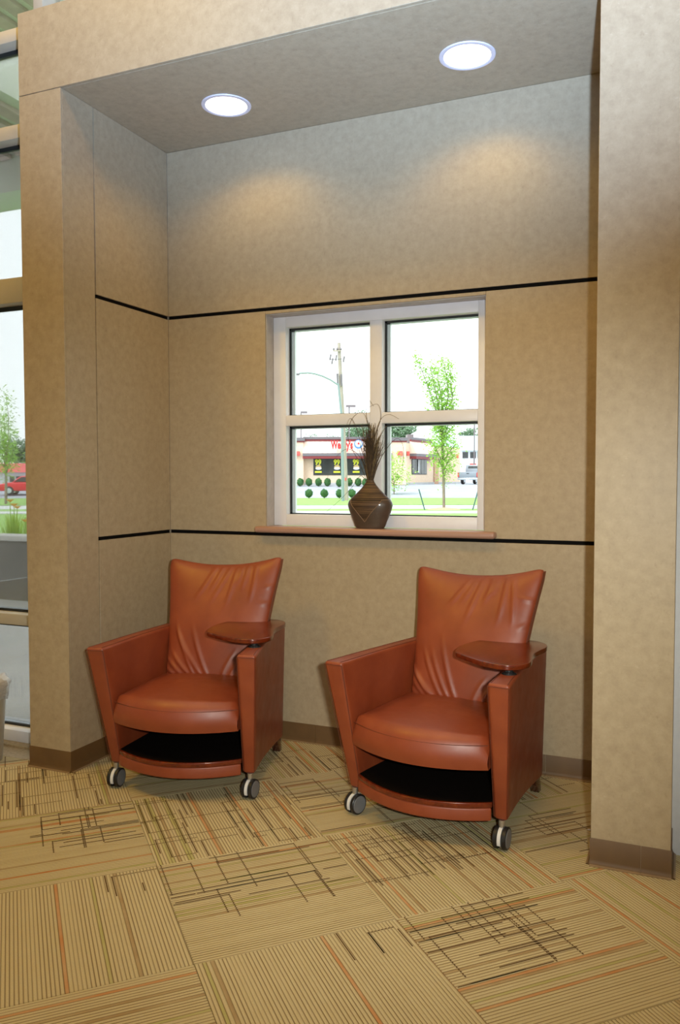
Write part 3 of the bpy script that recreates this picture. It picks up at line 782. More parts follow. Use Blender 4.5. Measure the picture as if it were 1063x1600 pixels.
sc_ = MB().prism([(-0.006, -0.004), (0.007, -0.006), (0.009, 0.003), (0.0, 0.007)], 0.0, 0.002); sc_.v[5] = (0.007, -0.006, 0.007)
build('paper_scrap', sc_, plain('paper', srgb(235, 235, 235), 0.8, var=0.01), loc=(2.40, -0.552, 0.001), label='tiny white paper scrap on carpet near right pier', cat='paper')
# ------------------------------------------------------------------ outdoors (s = metres to the right, d = metres ahead of the lens, along the view)
YAW = math.atan2(0.3903, 0.9206)
FH = Vector((-math.sin(YAW), math.cos(YAW), 0)); RH = Vector((math.cos(YAW), math.sin(YAW), 0))
def ext(s, d, z=0.0): return Vector((CAM.x, CAM.y, 0)) + RH * s + FH * d + Vector((0, 0, z))
def S_(px, d): return (px - 531.5) / 1275.0 * d               # photo column -> s at distance d
def Z_(py, d): return 1.441 + (744.5 - py) / 1275.0 * d       # photo row -> height at distance d
def gz(d): return -0.03 if d < 57 else -0.03 + 0.785 * min(1.0, (d - 57) / 13.0)
def here(name, s, d, z=None, rot=0.0, **kw): return put(name, None, loc=ext(s, d, gz(d) if z is None else z), rot=(0, 0, YAW + rot), **kw)

GRASS = mat_ground('grass', srgb(110, 148, 74), srgb(146, 180, 104), 2.5)
CONC = mat_ground('concrete', srgb(176, 178, 180), srgb(196, 198, 200), 0.8)
ASPH = mat_ground('asphalt', srgb(146, 152, 162), srgb(166, 172, 182), 0.6)
STAIN = mat_ground('cast_concrete', srgb(104, 104, 102), srgb(128, 127, 124), 3.0)
def ground(name, d0, d1, z0, z1, m, s0=-90, s1=90, label=None):
    mb = MB().quadbox([ext(s0, d0, z0 - 0.3), ext(s1, d0, z0 - 0.3), ext(s1, d1, z1 - 0.3), ext(s0, d1, z1 - 0.3), ext(s0, d0, z0), ext(s1, d0, z0), ext(s1, d1, z1), ext(s0, d1, z1)])
    return build(name, mb, m, kind='structure')
build('terrace', box(-16, -WP - 0.05, FY + 0.16, 3.56, -0.3, -0.05), CONC, kind='structure')
nl = MB(); nl.prism([tuple(ext(33.0 * -2.2, 33.05)[:2]), (-30, 3.84), (-0.5, 3.84), (-0.5, 0.25), (14, 0.25), tuple(ext(60, 33.05)[:2])], -0.35, -0.05)
build('lawn', nl, GRASS, kind='structure')
ground('sidewalk', 33.1, 35.2, -0.03, -0.03, CONC); grass_strip = ground('grass_strip', 35.25, 37.6, -0.03, -0.03, GRASS); ground('street', 37.65, 43.0, -0.06, -0.06, CONC)
ground('verge', 43.05, 57.0, -0.03, -0.03, GRASS); ground('parking_lot', 57.05, 70.0, -0.03, 0.755, ASPH); ground('far_lot', 70.0, 240.0, 0.755, 0.755, ASPH)

# low wall with a pale coping, and the entrance canopy on a brick pier
lw = build('garden_wall', box(-16, -0.6, 3.57, 3.82, -0.05, 0.67), STAIN); lw['label'] = 'low grey concrete garden wall with pale coping, outside left glazing'; lw['category'] = 'garden wall'
build('coping', box(-16, -0.57, 3.54, 3.85, 0.67, 0.735), plain('pale_stone', srgb(206, 204, 200), 0.7), lw, bevel=0.01)
def mat_brick():
    k = N('grey_brick'); k.set(Roughness=0.85)
    b = k.n('ShaderNodeTexBrick'); mp = k.n('ShaderNodeMapping'); mp.inputs['Rotation'].default_value = (PI / 2, 0, 0); k.l(k.coord(), mp.inputs[0]); k.l(mp.outputs[0], b.inputs['Vector'])
    b.inputs['Color1'].default_value = srgb(128, 116, 108); b.inputs['Color2'].default_value = srgb(146, 134, 126); b.inputs['Mortar'].default_value = srgb(176, 172, 166)
    b.inputs['Scale'].default_value = 1.0; b.inputs['Brick Width'].default_value = 0.2; b.inputs['Row Height'].default_value = 0.075; b.inputs['Mortar Size'].default_value = 0.006
    k.col(b.outputs['Color']); k.bump(b.outputs['Fac'], 0.4, 0.006); return k.m
BRICK = mat_brick()
CANW = plain('canopy_fascia', srgb(226, 228, 220), 0.6, var=0.03); DECK = plain('ribbed_deck', srgb(204, 184, 182), 0.6, var=0.08, scale=8)
cn = put('entrance_canopy', None, loc=(-5.0, 2.0, 0), label='grey-green entrance canopy with ribbed underside, outside the left glazing', cat='canopy')
build('slab', box(-5.0, 1.77, -1.9, 1.75, 5.06, 5.50), CANW, cn, bevel=0.01)
build('edge_beam', box(-5.0, 1.74, 1.20, 1.72, 4.66, 5.058), CANW, cn, bevel=0.01)
for k in range(22): build('deck_rib', box(-4.95 + k * 0.305, -4.95 + k * 0.305 + 0.17, -1.88, 1.19, 5.012, 5.058), DECK, cn)
for x in (-1.06, -4.6): build('pier', box(x - 0.22, x + 0.22, 1.28, 1.66, -0.05, 4.658), BRICK, cn)
up = put('roof_overhang', None, loc=(-5.0, 3.0, 0), label='pale ribbed roof overhang high above the left glazing', cat='roof')
build('fascia', box(-8.0, 0.6, -3.4, 4.0, 7.30, 7.62), CANW, up, bevel=0.01)
for k in range(24): build('deck_rib', box(-7.95 + k * 0.355, -7.95 + k * 0.355 + 0.2, -3.38, 3.98, 7.24, 7.298), DECK, up)

# foliage helpers
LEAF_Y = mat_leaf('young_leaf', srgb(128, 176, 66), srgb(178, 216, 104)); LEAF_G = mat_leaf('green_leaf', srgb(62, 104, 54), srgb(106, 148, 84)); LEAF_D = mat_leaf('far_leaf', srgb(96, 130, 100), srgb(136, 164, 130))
LEAF_S = mat_leaf('shrub_leaf', srgb(48, 92, 50), srgb(86, 134, 78))
BARK = mat_wood('bark', srgb(104, 92, 80), srgb(138, 124, 108), srgb(160, 146, 130), 0.9, (8, 8, 2))
def leaf_quads(m, pts, size, rg, flat=0.5):
    for p in pts:
        a = rg.uniform(0, 2 * PI); t = rg.uniform(-1.2, 1.2); L = size * rg.uniform(0.6, 1.3)
        u = Vector((math.cos(a), math.sin(a), math.sin(t) * 0.8)).normalized(); w = Vector((-math.sin(a), math.cos(a), rg.uniform(-.8, .8))).normalized()
        i = len(m.v); p = Vector(p)
        m.v += [tuple(p), tuple(p + u * L * 0.5 + w * L * flat * 0.5), tuple(p + u * L), tuple(p + u * L * 0.5 - w * L * flat * 0.5)]; m.f.append((i, i + 1, i + 2, i + 3))
def young_tree(px, d, base_row, branches, label, leaf, seed, density=60, lsize=0.15, trunk_r=0.06, spread=0.16):
    """branches: (column,row) polylines of the photo turned into metres at the tree's own distance"""
    rg = random.Random(seed); s0 = S_(px, d); z0 = gz(d); t = here('young_tree', s0, d, label=label, cat='tree')
    tr = MB(); lv = MB()
    for bi, br in enumerate(branches):
        off = 0 if bi == 0 else rg.uniform(-0.55, 0.55); P = []
        for k, (cx, cy) in enumerate(br): P.append(Vector((S_(cx, d) - s0, off * k / max(1, len(br) - 1), Z_(cy, d) - z0)))
        if bi == 0: P[0].z = 0
        tr.tube(P, trunk_r if bi == 0 else trunk_r * 0.45, 6, taper=0.6 if bi == 0 else 0.25)
        if bi == 0 and len(branches) > 1: continue
        pts = []
        for k in range(len(P) - 1):
            n = int((P[k + 1] - P[k]).length * density)
            for _ in range(n):
                q = P[k].lerp(P[k + 1], rg.random()); g = spread * (1.15 - 0.6 * (k + rg.random()) / len(P)) * (1 if k else 1.2)
                pts.append(q + Vector((rg.gauss(0, g), rg.gauss(0, g), rg.gauss(0, g * 1.2))))
        leaf_quads(lv, pts, lsize, rg)
    build('trunk', tr, BARK, t, smooth=60); build('foliage', lv, leaf, t, kind='stuff'); return t
young_tree(694, 36.7, 795, [[(694, 796), (693, 735), (691, 700), (692, 640)], [(692, 690), (680, 640), (668, 605), (656, 575), (648, 560)], [(691, 680), (684, 630), (676, 600), (670, 572)],
           [(692, 660), (690, 620), (686, 595), (683, 566)], [(693, 655), (700, 620), (698, 595), (690, 560)], [(693, 650), (706, 625), (703, 600), (702, 566)], [(692, 690), (704, 650), (709, 625)],
           [(692, 725), (680, 700), (668, 685)], [(693, 720), (706, 700), (716, 690)], [(693, 735), (684, 715), (676, 705)], [(693, 735), (702, 718), (712, 712)], [(692, 700), (686, 670), (672, 655)], [(692, 700), (700, 675), (714, 660)], [(693, 750), (697, 735), (708, 728)]],
           'tall young tree with light green upswept branches, seen through right window panes', LEAF_Y, 3, 230, 0.14, 0.075, 0.17)
young_tree(616, 60.0, 774, [[(616, 775), (616, 752)], [(616, 757), (607, 735), (603, 722)], [(616, 755), (614, 730), (612, 712)], [(616, 755), (622, 735), (627, 716)], [(616, 752), (630, 742), (641, 741)], [(616, 757), (604, 746), (600, 740)]],
           'small bushy green tree in front of the restaurant corner', LEAF_Y, 8, 130, 0.2, 0.05, 0.3)
young_tree(11, 45.0, 787, [[(9, 788), (10, 745), (10, 715)], [(10, 735), (8, 690), (10, 650)], [(10, 730), (16, 690), (18, 655), (16, 615)], [(10, 730), (4, 700), (0, 670)], [(10, 740), (20, 715), (27, 700)], [(10, 730), (14, 700), (24, 680)], [(10, 730), (0, 715), (-12, 700)], [(10, 715), (2, 670), (-6, 630)]],
           'light green young tree outside the left glazing', LEAF_Y, 12, 120, 0.17, 0.08, 0.24)
# stakes that hold the guy lines of the young tree
STK = plain('green_stake', srgb(54, 92, 84), 0.6)
for (a, b, lab) in (((655, 764), (664, 799), 'thin green guy stake left of the tall young tree'), ((748, 766), (739, 799), 'thin green guy stake right of the tall young tree')):
    d0 = 36.2; g = here('guy_stake', S_(b[0], d0), d0, label=lab, cat='stake', group='guy stakes of the young tree')
    build('rod', MB().tube([(0, 0, 0), (S_(a[0], d0) - S_(b[0], d0), 0.1, Z_(a[1], d0) - gz(d0))], 0.028, 6), STK, g)
mr = MB().lathe([(0.75, 0.0), (0.6, 0.05), (0.1, 0.09)], 20); mr.v = [tuple(ext(S_(694, 36.7), 36.7, gz(36)) + Vector(v)) for v in mr.v]; build('mulch', mr, plain('mulch', srgb(178, 150, 122), 0.9, var=0.2), grass_strip)

# clipped round shrubs
def shrub_mesh(seed):
    rg = random.Random(seed); bm = bmesh.new(); bmesh.ops.create_icosphere(bm, subdivisions=3, radius=0.42)
    for v in bm.verts:
        n_ = noise.noise(v.co * 5 + Vector((seed, 0, 0))); v.co *= 1 + 0.16 * n_; v.co.z *= 0.92
    me = bpy.data.meshes.new('shrub'); bm.to_mesh(me); bm.free(); core = [tuple(v.co) for v in me.vertices]; faces = [tuple(p.vertices) for p in me.polygons]; bpy.data.meshes.remove(me)
    m = MB(); m.v = core; m.f = faces
    leaf_quads(m, [Vector(rg.choice(core)) * rg.uniform(0.92, 1.04) for _ in range(500)], 0.10, rg, 0.6)
    return m.mesh('shrub_leaves', LEAF_S)
SHR = [shrub_mesh(k) for k in range(3)]
row2 = [(483, 772), (507, 772), (531, 772), (550, 772)]
row1 = [(454.5, 68.2), (469.5, 68.2), (483, 68.2), (498, 68.2), (512, 68.2), (530.5, 67.2), (546, 68.2), (560, 68.2), (571, 67.6), (582, 68.2), (603, 68.2)]
ORD = ['first', 'second', 'third', 'fourth', 'fifth', 'sixth', 'seventh', 'eighth', 'ninth', 'tenth', 'eleventh']
for k, (px, py) in enumerate(row2):
    d0 = 56.0; b = here('round_shrub', S_(px, d0), d0, gz(d0), label='round green shrub on the verge, %s from the left in the nearer row' % ORD[k], cat='shrub', group='shrubs on the verge')
    put('foliage', SHR[k % 3], b, loc=(0, 0, 0.34), rot=(0, 0, k), scale=(0.62, 0.62, 0.75))
    build('stem', MB().tube([(0, 0, 0), (0, 0, 0.3)], 0.04, 5), BARK, b)
for k, (px, d0) in enumerate(row1):
    b = here('round_shrub', S_(px, d0), d0, gz(d0), label='round green shrub against the restaurant wall, %s from the left' % ORD[k], cat='shrub', group='shrubs along the restaurant wall')
    put('foliage', SHR[(k + 1) % 3], b, loc=(0, 0, 0.36), rot=(0, 0, k * 2), scale=(0.66, 0.66, 0.85))
    build('stem', MB().tube([(0, 0, 0), (0, 0, 0.3)], 0.05, 5), BARK, b)

# ---- restaurant across the street
WALLB = mat_ground('beige_brick', srgb(222, 196, 172), srgb(236, 212, 188), 6.0); ROOFP = plain('pink_metal_roof', srgb(246, 214, 200), 0.5, var=0.02); MARO = plain('maroon_trim', srgb(128, 44, 50), 0.5); GREYT = plain('grey_trim', srgb(112, 106, 112), 0.5)
DGL = plain('dark_glazing', srgb(58, 62, 62), 0.12, var=0.25, scale=1.2); DFR = plain('dark_frame', srgb(44, 48, 56), 0.5); REDP = plain('red_sign', srgb(214, 34, 40), 0.5, var=0.02); REDL = plain('red_lamp', srgb(226, 92, 86), 0.5); YEL = plain('yellow_print', srgb(232, 236, 60), 0.6, var=0.02)
WHT = plain('white_sign', srgb(240, 242, 246), 0.5, var=0.01); BLU = plain('blue_ring', srgb(90, 140, 196), 0.5, var=0.02); BUN = plain('bun_print', srgb(222, 190, 130), 0.6)
D0 = 70.0; pz = 0.755
bd = here('restaurant', 0, D0, 0.755, label='beige fast-food restaurant with pink metal roof and red signs across the street', cat='building')
X = lambda px: S_(px, D0); Z = lambda py: Z_(py, D0) - pz
xl, xr = X(458), X(635); ztop = Z(683)
R1 = (X(635) + 6.4, 12.0)                                      # far end of the angled right wall
def wall_prism(p, q, z0, z1, th, name, m, parent=bd, **kw):
    d = Vector((q[0] - p[0], q[1] - p[1])); n = Vector((-d.y, d.x)).normalized() * th
    mb = MB().quadbox([(p[0], p[1], z0), (q[0], q[1], z0), (q[0] + n.x, q[1] + n.y, z0), (p[0] + n.x, p[1] + n.y, z0), (p[0], p[1], z1), (q[0], q[1], z1), (q[0] + n.x, q[1] + n.y, z1), (p[0] + n.x, p[1] + n.y, z1)])
    return build(name, mb, m, parent, **kw)
build('wall', MB().prism([(xl, 0), (xr, 0), R1, (R1[0], 22), (xl, 22)], 0, ztop - 0.5), WALLB, bd)
build('plinth', MB().prism([(xl - 0.05, -0.06), (xr + 0.05, -0.06), (R1[0] + 0.1, R1[1] - .06), (R1[0], 12.5), (xl, 0.5)], 0, 0.18), CONC, bd)
# mansard: sloping standing-seam sheets, one per seam bay
def mansard(p, q, z0, z1, out, n):
    d = Vector((q[0] - p[0], q[1] - p[1], 0)); nn = Vector((d.y, -d.x, 0)).normalized()
    for k in range(n):
        a = Vector((p[0], p[1], 0)) + d * (k / n + 0.002); b = Vector((p[0], p[1], 0)) + d * ((k + 1) / n - 0.002)
        up_ = Vector((0, 0, z1)); lo = Vector((0, 0, z0)); o1 = nn * out; o2 = nn * 0.08; sm = MB()
        sm.quadbox([a + o1 + lo, b + o1 + lo, b + lo, a + lo, a + o2 + up_, b + o2 + up_, b + up_, a + up_])
        sm.tube([a + o1 * 1.02 + lo, a + o2 * 1.02 + up_], 0.03, 4)
        build('roof_sheet', sm, ROOFP, bd)
    def band(z0_, z1_, o, m): build('fascia', MB().quadbox([*(Vector((p[0], p[1], z0_)), Vector((p[0], p[1], z0_)) + nn * o, Vector((q[0], q[1], z0_)) + nn * o, Vector((q[0], q[1], z0_))), *(Vector((p[0], p[1], z1_)), Vector((p[0], p[1], z1_)) + nn * o, Vector((q[0], q[1], z1_)) + nn * o, Vector((q[0], q[1], z1_)))]), m, bd)
    band(z1, z1 + 0.16, 0.14, MARO); band(z1 + 0.16, ztop + 0.03, 0.20, GREYT)
    band(z0 - 0.24, z0, out + 0.05, GREYT); band(z0 - 0.46, z0 - 0.24, out + 0.02, MARO)
ze = Z(708); zm = Z(689)
mansard((X(474), 0), (X(612), 0), ze, zm, 0.75, 18)
mansard((xr + 0.35, 0.66), (X(635) + 2.6, 4.9), ze, zm, 0.6, 6)
# corner piers with caps
for (a, b) in ((459, 475), (612, 634)):
    build('corner_pier', box(X(a), X(b), -0.55, 0.4, 0, Z(689)), WALLB, bd); build('pier_cap', box(X(a) - 0.12, X(b) + 0.12, -0.68, 0.5, Z(689), Z(684)), GREYT, bd); build('cap_trim', box(X(a) - 0.06, X(b) + 0.06, -0.62, 0.45, Z(691), Z(689)), MARO, bd)
for a, b, yy in ((461, 469, -0.56), (621, 629, -0.56), (635.5, 640, 0.1), (712, 716, 9.0)):
    dd = D0 + yy
    lb = build('wall_lamp', box(S_(a, dd), S_(b, dd), yy - 0.25, yy, Z(712), Z(705)), REDL, bd, bevel=0.02)
# window bands
def window(p, q, z0, z1, n):
    d = Vector((q[0] - p[0], q[1] - p[1], 0)); nn = Vector((d.y, -d.x, 0)).normalized(); P = Vector((p[0], p[1], 0))
    def slab(t0, t1, a, b, o0, o1):
        A, B = P + d * t0, P + d * t1
        return MB().quadbox([A + nn * o0 + Vector((0, 0, a)), A + nn * o1 + Vector((0, 0, a)), B + nn * o1 + Vector((0, 0, a)), B + nn * o0 + Vector((0, 0, a)), A + nn * o0 + Vector((0, 0, b)), A + nn * o1 + Vector((0, 0, b)), B + nn * o1 + Vector((0, 0, b)), B + nn * o0 + Vector((0, 0, b))])
    w = build('window', slab(-0.01, 1.01, z0 - 0.05, z1 + 0.02, 0.0, 0.04), DFR, bd)
    for k in range(n): build('window_pane', slab((k + 0.04) / n, (k + 0.96) / n, z0, z1, 0.041, 0.06), DGL, w)
    return w
window((X(491), 0), (X(580), 0), Z(741), Z(714), 6)
window((xr + 0.55, 1.03), (X(635) + 2.15, 4.03), Z(740), Z(714), 5)
build('doorway', MB().quadbox([(xr + 3.0, 5.55, 0), (xr + 3.5, 6.48, 0), (xr + 3.55, 6.45, 0), (xr + 3.05, 5.52, 0), (xr + 3.0, 5.55, 2.4), (xr + 3.5, 6.48, 2.4), (xr + 3.55, 6.45, 2.4), (xr + 3.05, 5.52, 2.4)]), plain('tan_door', srgb(196, 150, 122), 0.6), bd)
# red lettering and round emblem on the roof front, posters in the windows
def text_mesh(body, size, mat, depth=0.04, name='lettering', align='LEFT'):
    cu = bpy.data.curves.new(name, 'FONT'); cu.body = body; cu.size = size; cu.extrude = depth; cu.align_x = align; cu.resolution_u = 3; cu.offset = size * 0.045
    o = bpy.data.objects.new(name, cu); COL.objects.link(o); dg = bpy.context.evaluated_depsgraph_get()
    me = bpy.data.meshes.new_from_object(o.evaluated_get(dg)); bpy.data.objects.remove(o); bpy.data.curves.remove(cu)
    me.materials.clear(); me.materials.append(mat); return me
tm = text_mesh("Wendy's", 1.0, REDP, 0.06)
xs_ = [v.co.x for v in tm.vertices]; tw = max(xs_) - min(xs_)
put('lettering', tm, bd, loc=(X(518), -0.98, Z(701.0)), rot=(PI / 2, 0, 0), scale=((X(552) - X(518)) / tw, 0.92, 1), label='red shop name letters')
def disc(r, y0, y1, cx, cz, m, name, sz=1.0):
    mm = MB().lathe([(r, y0), (r, y1)], 28); mm.v = [(cx + a, c, cz + b * sz) for a, b, c in mm.v]; return build(name, mm, m, bd)
disc((X(567) - X(553)) / 2, -0.98, -0.86, X(560), Z(694.5), BLU, 'emblem_ring'); disc((X(565) - X(555)) / 2, -1.0, -0.975, X(560), Z(693.6), WHT, 'emblem')
build('emblem_mark', MB().prism([(X(558.6), Z(695)), (X(561.2), Z(695)), (X(561.6), Z(692.6)), (X(560), Z(691.4)), (X(558.8), Z(692.6))], -1.02, -0.99, 'y'), REDP, bd)
pm = text_mesh('99', 0.62, YEL, 0.01, align='CENTER')
for px in (497.5, 526.5, 556.5):
    put('poster_digits', pm, bd, loc=(X(px), -0.075, Z(725.5)), rot=(PI / 2, 0, 0), scale=(0.86, 1.0, 1), label='yellow 99 print')
    disc(0.25, -0.085, -0.07, X(px + 0.5), Z(729.6), BUN, 'poster_bun', 0.8); disc(0.265, -0.09, -0.075, X(px + 0.5), Z(731.4), WHT, 'poster_patty', 0.45)
    build('poster_line', box(X(px) - 0.28, X(px) + 0.3, -0.085, -0.07, Z(738.2), Z(735.6)), YEL, bd)
build('window_banner', box(xr + 1.22, xr + 1.32, 2.05, 2.22, Z(738), Z(717)), WHT, bd)
for a, b in ((576, 592), (642, 652)): build('roof_unit', box(X(a), X(b), 3.5, 5.5, ztop - 0.4, Z(677) + 0.1), GREYT, bd)

# ---- buildings behind
OFFW = plain('white_cladding', srgb(232, 238, 240), 0.6, var=0.02); TEAL = plain('pale_teal_roof', srgb(204, 228, 228), 0.5, var=0.02)
d1 = 104.0
hb = here('warehouse', 0, d1, 0.755, label='white warehouse with pale teal roof behind the pickup', cat='building')
build('wall', box(S_(722, d1), S_(800, d1), 0, 20, 0, Z_(704, d1) - pz), OFFW, hb); build('roof', MB().prism([(-0.6, Z_(704, d1) - pz), (8, Z_(676, d1) - pz), (20.6, Z_(676, d1) - pz), (20.6, Z_(704, d1) - pz)], S_(720, d1), S_(801, d1), 'x'), TEAL, hb)
for a in (722.5, 734.5, 746.0):
    w = build('window', box(S_(a, d1), S_(a + 9, d1), -0.05, 0.05, Z_(716, d1) - pz, Z_(706, d1) - pz), GREYT, hb); build('window_pane', box(S_(a + 0.5, d1), S_(a + 8.5, d1), -0.08, -0.04, Z_(715, d1) - pz, Z_(707, d1) - pz), DGL, w)
build('wall_sign', MB().box(S_(734, d1), S_(744, d1), -0.1, -0.02, Z_(727, d1) - pz, Z_(724, d1) - pz).box(S_(738, d1), S_(740, d1), -0.1, -0.02, Z_(731, d1) - pz, Z_(727, d1) - pz), REDL, hb)
d2 = 118.0
h2 = here('barrel_roof_hall', 0, d2, 0.755, label='white hall with shallow curved roof behind the restaurant', cat='building')
c0, c1 = S_(628, d2), S_(722, d2); arc = [(lerp(c0, c1, k / 20), Z_(692, d2) - pz + (Z_(668, d2) - Z_(692, d2)) * math.sin(PI * k / 20) ** 0.7) for k in range(21)]
build('roof', MB().prism(arc, 0, 25, 'y'), OFFW, h2); build('wall', box(c0, c1, 0.2, 24.8, 0, Z_(692, d2) - pz), OFFW, h2)
d3 = 96.0
h3 = here('white_store', 0, d3, 0.755, label='white flat-roofed store at the left edge of the window view', cat='building')
build('wall', box(S_(425, d3), S_(463, d3), 0, 15, 0, Z_(690, d3) - pz), OFFW, h3); build('wall_sign', box(S_(456, d3), S_(462, d3), -0.08, -0.01, Z_(683, d3) - pz - 0.6, Z_(679, d3) - pz - 0.4), REDL, h3); build('roof', box(S_(424, d3), S_(464, d3), -0.3, 15.3, Z_(690, d3) - pz, Z_(676, d3) - pz), OFFW, h3)
d4 = 88.0
h4 = here('red_roof_shop', 0, d4, 0.755, label='white shop with red roof outside the left glazing', cat='building')
build('wall', box(S_(-40, d4), S_(60, d4), 0, 14, 0, Z_(736, d4) - pz), OFFW, h4); build('roof', MB().prism([(-0.8, Z_(737, d4) - pz), (4, Z_(722, d4) - pz), (15, Z_(722, d4) - pz), (15, Z_(737, d4) - pz)], S_(-42, d4), S_(62, d4), 'x'), plain('red_roof', srgb(196, 70, 72), 0.6), h4)
for a in (16, 26): w = build('window', box(S_(a, d4), S_(a + 7, d4), -0.06, 0.02, Z_(752, d4) - pz, Z_(743, d4) - pz), DFR, h4); build('window_pane', box(S_(a + .5, d4), S_(a + 6.5, d4), -0.08, -0.05, Z_(751.5, d4) - pz, Z_(743.5, d4) - pz), DGL, w)
# far trees
def far_tree(px, d, top, wpx, label, seed):
    rg = random.Random(seed); t = here('broadleaf_tree', S_(px, d), d, pz, label=label, cat='tree', group='trees behind the restaurant'); H = Z_(top, d) - pz; Wd = wpx / 1275.0 * d
    m = MB(); pts = []
    for k in range(26):
        a = rg.uniform(0, 2 * PI); r = Wd * 0.34 * math.sqrt(rg.random()); z = H * rg.uniform(0.45, 0.86) * (1 - 0.28 * (r / (Wd * 0.34)) ** 2); rr = Wd * rg.uniform(0.13, 0.19)
        for _ in range(120):
            v = Vector((rg.gauss(0, 1), rg.gauss(0, 1), rg.gauss(0, 1))).normalized() * rr * rg.uniform(0.8, 1.05); pts.append(Vector((r * math.cos(a), r * math.sin(a), z)) + v)
    pts = [p for p in pts if p.z < H]
    leaf_quads(m, pts, Wd * 0.06, rg, 0.8); build('foliage', m, LEAF_D, t, kind='stuff'); build('trunk', MB().tube([(0, 0, 0), (0.1, 0, H * 0.6)], Wd * 0.03, 6, taper=0.5), BARK, t)
for k, (px, d, top, w_, lab) in enumerate(((572, 150, 628, 62, 'rounded tree rising behind the restaurant, left of the mullion'), (628, 150, 627, 70, 'broad rounded tree behind the restaurant, right of the mullion'), (682, 170, 650, 60, 'hazy tree behind the curved roof hall'),
        (735, 165, 652, 56, 'hazy tree above the warehouse roof'), (600, 170, 640, 60, 'tree behind the twigs and the mullion'), (486, 175, 662, 34, 'small far tree above the left end of the restaurant roof'), (518, 175, 664, 30, 'small far tree left of the utility pole'), (28, 120, 668, 60, 'dark green tree behind the red roof shop'), (550, 160, 645, 50, 'far tree just right of the utility pole'))):
    far_tree(px, d, top, w_, lab, 40 + k)

# ---- poles
POLE = mat_wood('pole_wood', srgb(138, 128, 116), srgb(162, 152, 140), srgb(184, 176, 166), 0.9, (10, 10, 1.5)); GALV = plain('galvanised', srgb(132, 150, 150), 0.45, metal=0.2, var=0.02)
dp = 51.0; b0 = S_(541, dp)
up_ = here('utility_pole', b0, dp, label='tall weathered wooden utility pole with crossarm', cat='utility pole')
zz = lambda py: Z_(py, dp) - gz(dp)
build('post', MB().tube([(0, 0, 0), (S_(536, dp) - b0, 0, zz(660)), (S_(530, dp) - b0, 0, zz(537))], [0.17, 0.14, 0.10], 12), POLE, up_, smooth=50)
build('crossarm', box(S_(521, dp) - b0, S_(534, dp) - b0, -0.2, -0.08, zz(551), zz(549)), POLE, up_)
for cx, cy in ((522, 547.5), (527.5, 547.5), (533, 547.5)): build('insulator', MB().lathe([(0.04, 0), (0.07, 0.06), (0.03, 0.16)], 8), GREYT, up_, loc=(S_(cx, dp) - b0, -0.14, zz(cy + 1.5)))
for cx, cy in ((516, 560), (519, 566), (525, 561), (537, 563)): build('cutout_switch', MB().tube([(0, 0, 0), (0.06, 0, 0.35)], 0.05, 6), GREYT, up_, loc=(S_(cx, dp) - b0, -0.1, zz(cy + 4)))
build('bracket', MB().tube([(S_(516, dp) - b0, -0.1, zz(563)), (S_(538, dp) - b0, -0.1, zz(562))], 0.02, 5), GREYT, up_)
for cx, r0, r1 in ((528.3, 585, 602), (534.2, 586, 604)): build('cable_box', MB().tube([(S_(cx, dp) - b0, -0.18, zz(r1)), (S_(cx - 0.6, dp) - b0, -0.18, zz(r0))], 0.07, 6), GREYT, up_)
build('marker', box(S_(539, dp) - b0, S_(541.5, dp) - b0, -0.2, -0.12, zz(750), zz(746)), REDL, up_)
dl_ = 49.5; b1 = S_(536, dl_); zl = lambda py: Z_(py, dl_) - gz(dl_)
sl_ = here('street_lamp', b1, dl_, label='slim pale street lamp with long curved arm beside the utility pole', cat='street lamp')
build('post', MB().tube([(0, 0, 0), (S_(535, dl_) - b1, 0, zl(660)), (S_(529, dl_) - b1, 0, zl(600))], [0.10, 0.08, 0.06], 10), GALV, sl_, smooth=50)
build('arm', MB().tube([(S_(x, dl_) - b1, 0, zl(y)) for x, y in ((529, 602), (517, 594), (504, 588), (492, 584.5), (482, 583), (468, 584))], 0.055, 6), GALV, sl_, smooth=50)
build('lamp_head', MB().box(S_(456, dl_) - b1, S_(469, dl_) - b1, -0.12, 0.12, zl(587), zl(584)), GREYT, sl_, bevel=0.03)
def lot_lamp(px, d, top, hx0, hx1, lab):
    o = here('lot_lamp', S_(px, d), d, label=lab, cat='street lamp', group='parking lot lamps'); z = Z_(top, d) - gz(d)
    build('post', MB().tube([(0, 0, 0), (0, 0, z)], 0.075, 8), GREYT, o); build('lamp_head', box(S_(hx0, d) - S_(px, d), S_(hx1, d) - S_(px, d), -0.2, 0.2, z - 0.05, z + 0.18), GREYT, o)
lot_lamp(471, 92, 645, 470.5, 481, 'dark parking lot lamp at the left of the window view'); lot_lamp(546, 96, 635.5, 541, 556, 'dark parking lot lamp with flat head right of the utility pole')
lot_lamp(741, 84, 655, 739.5, 742.5, 'tall dark parking lot pole behind the pickup')

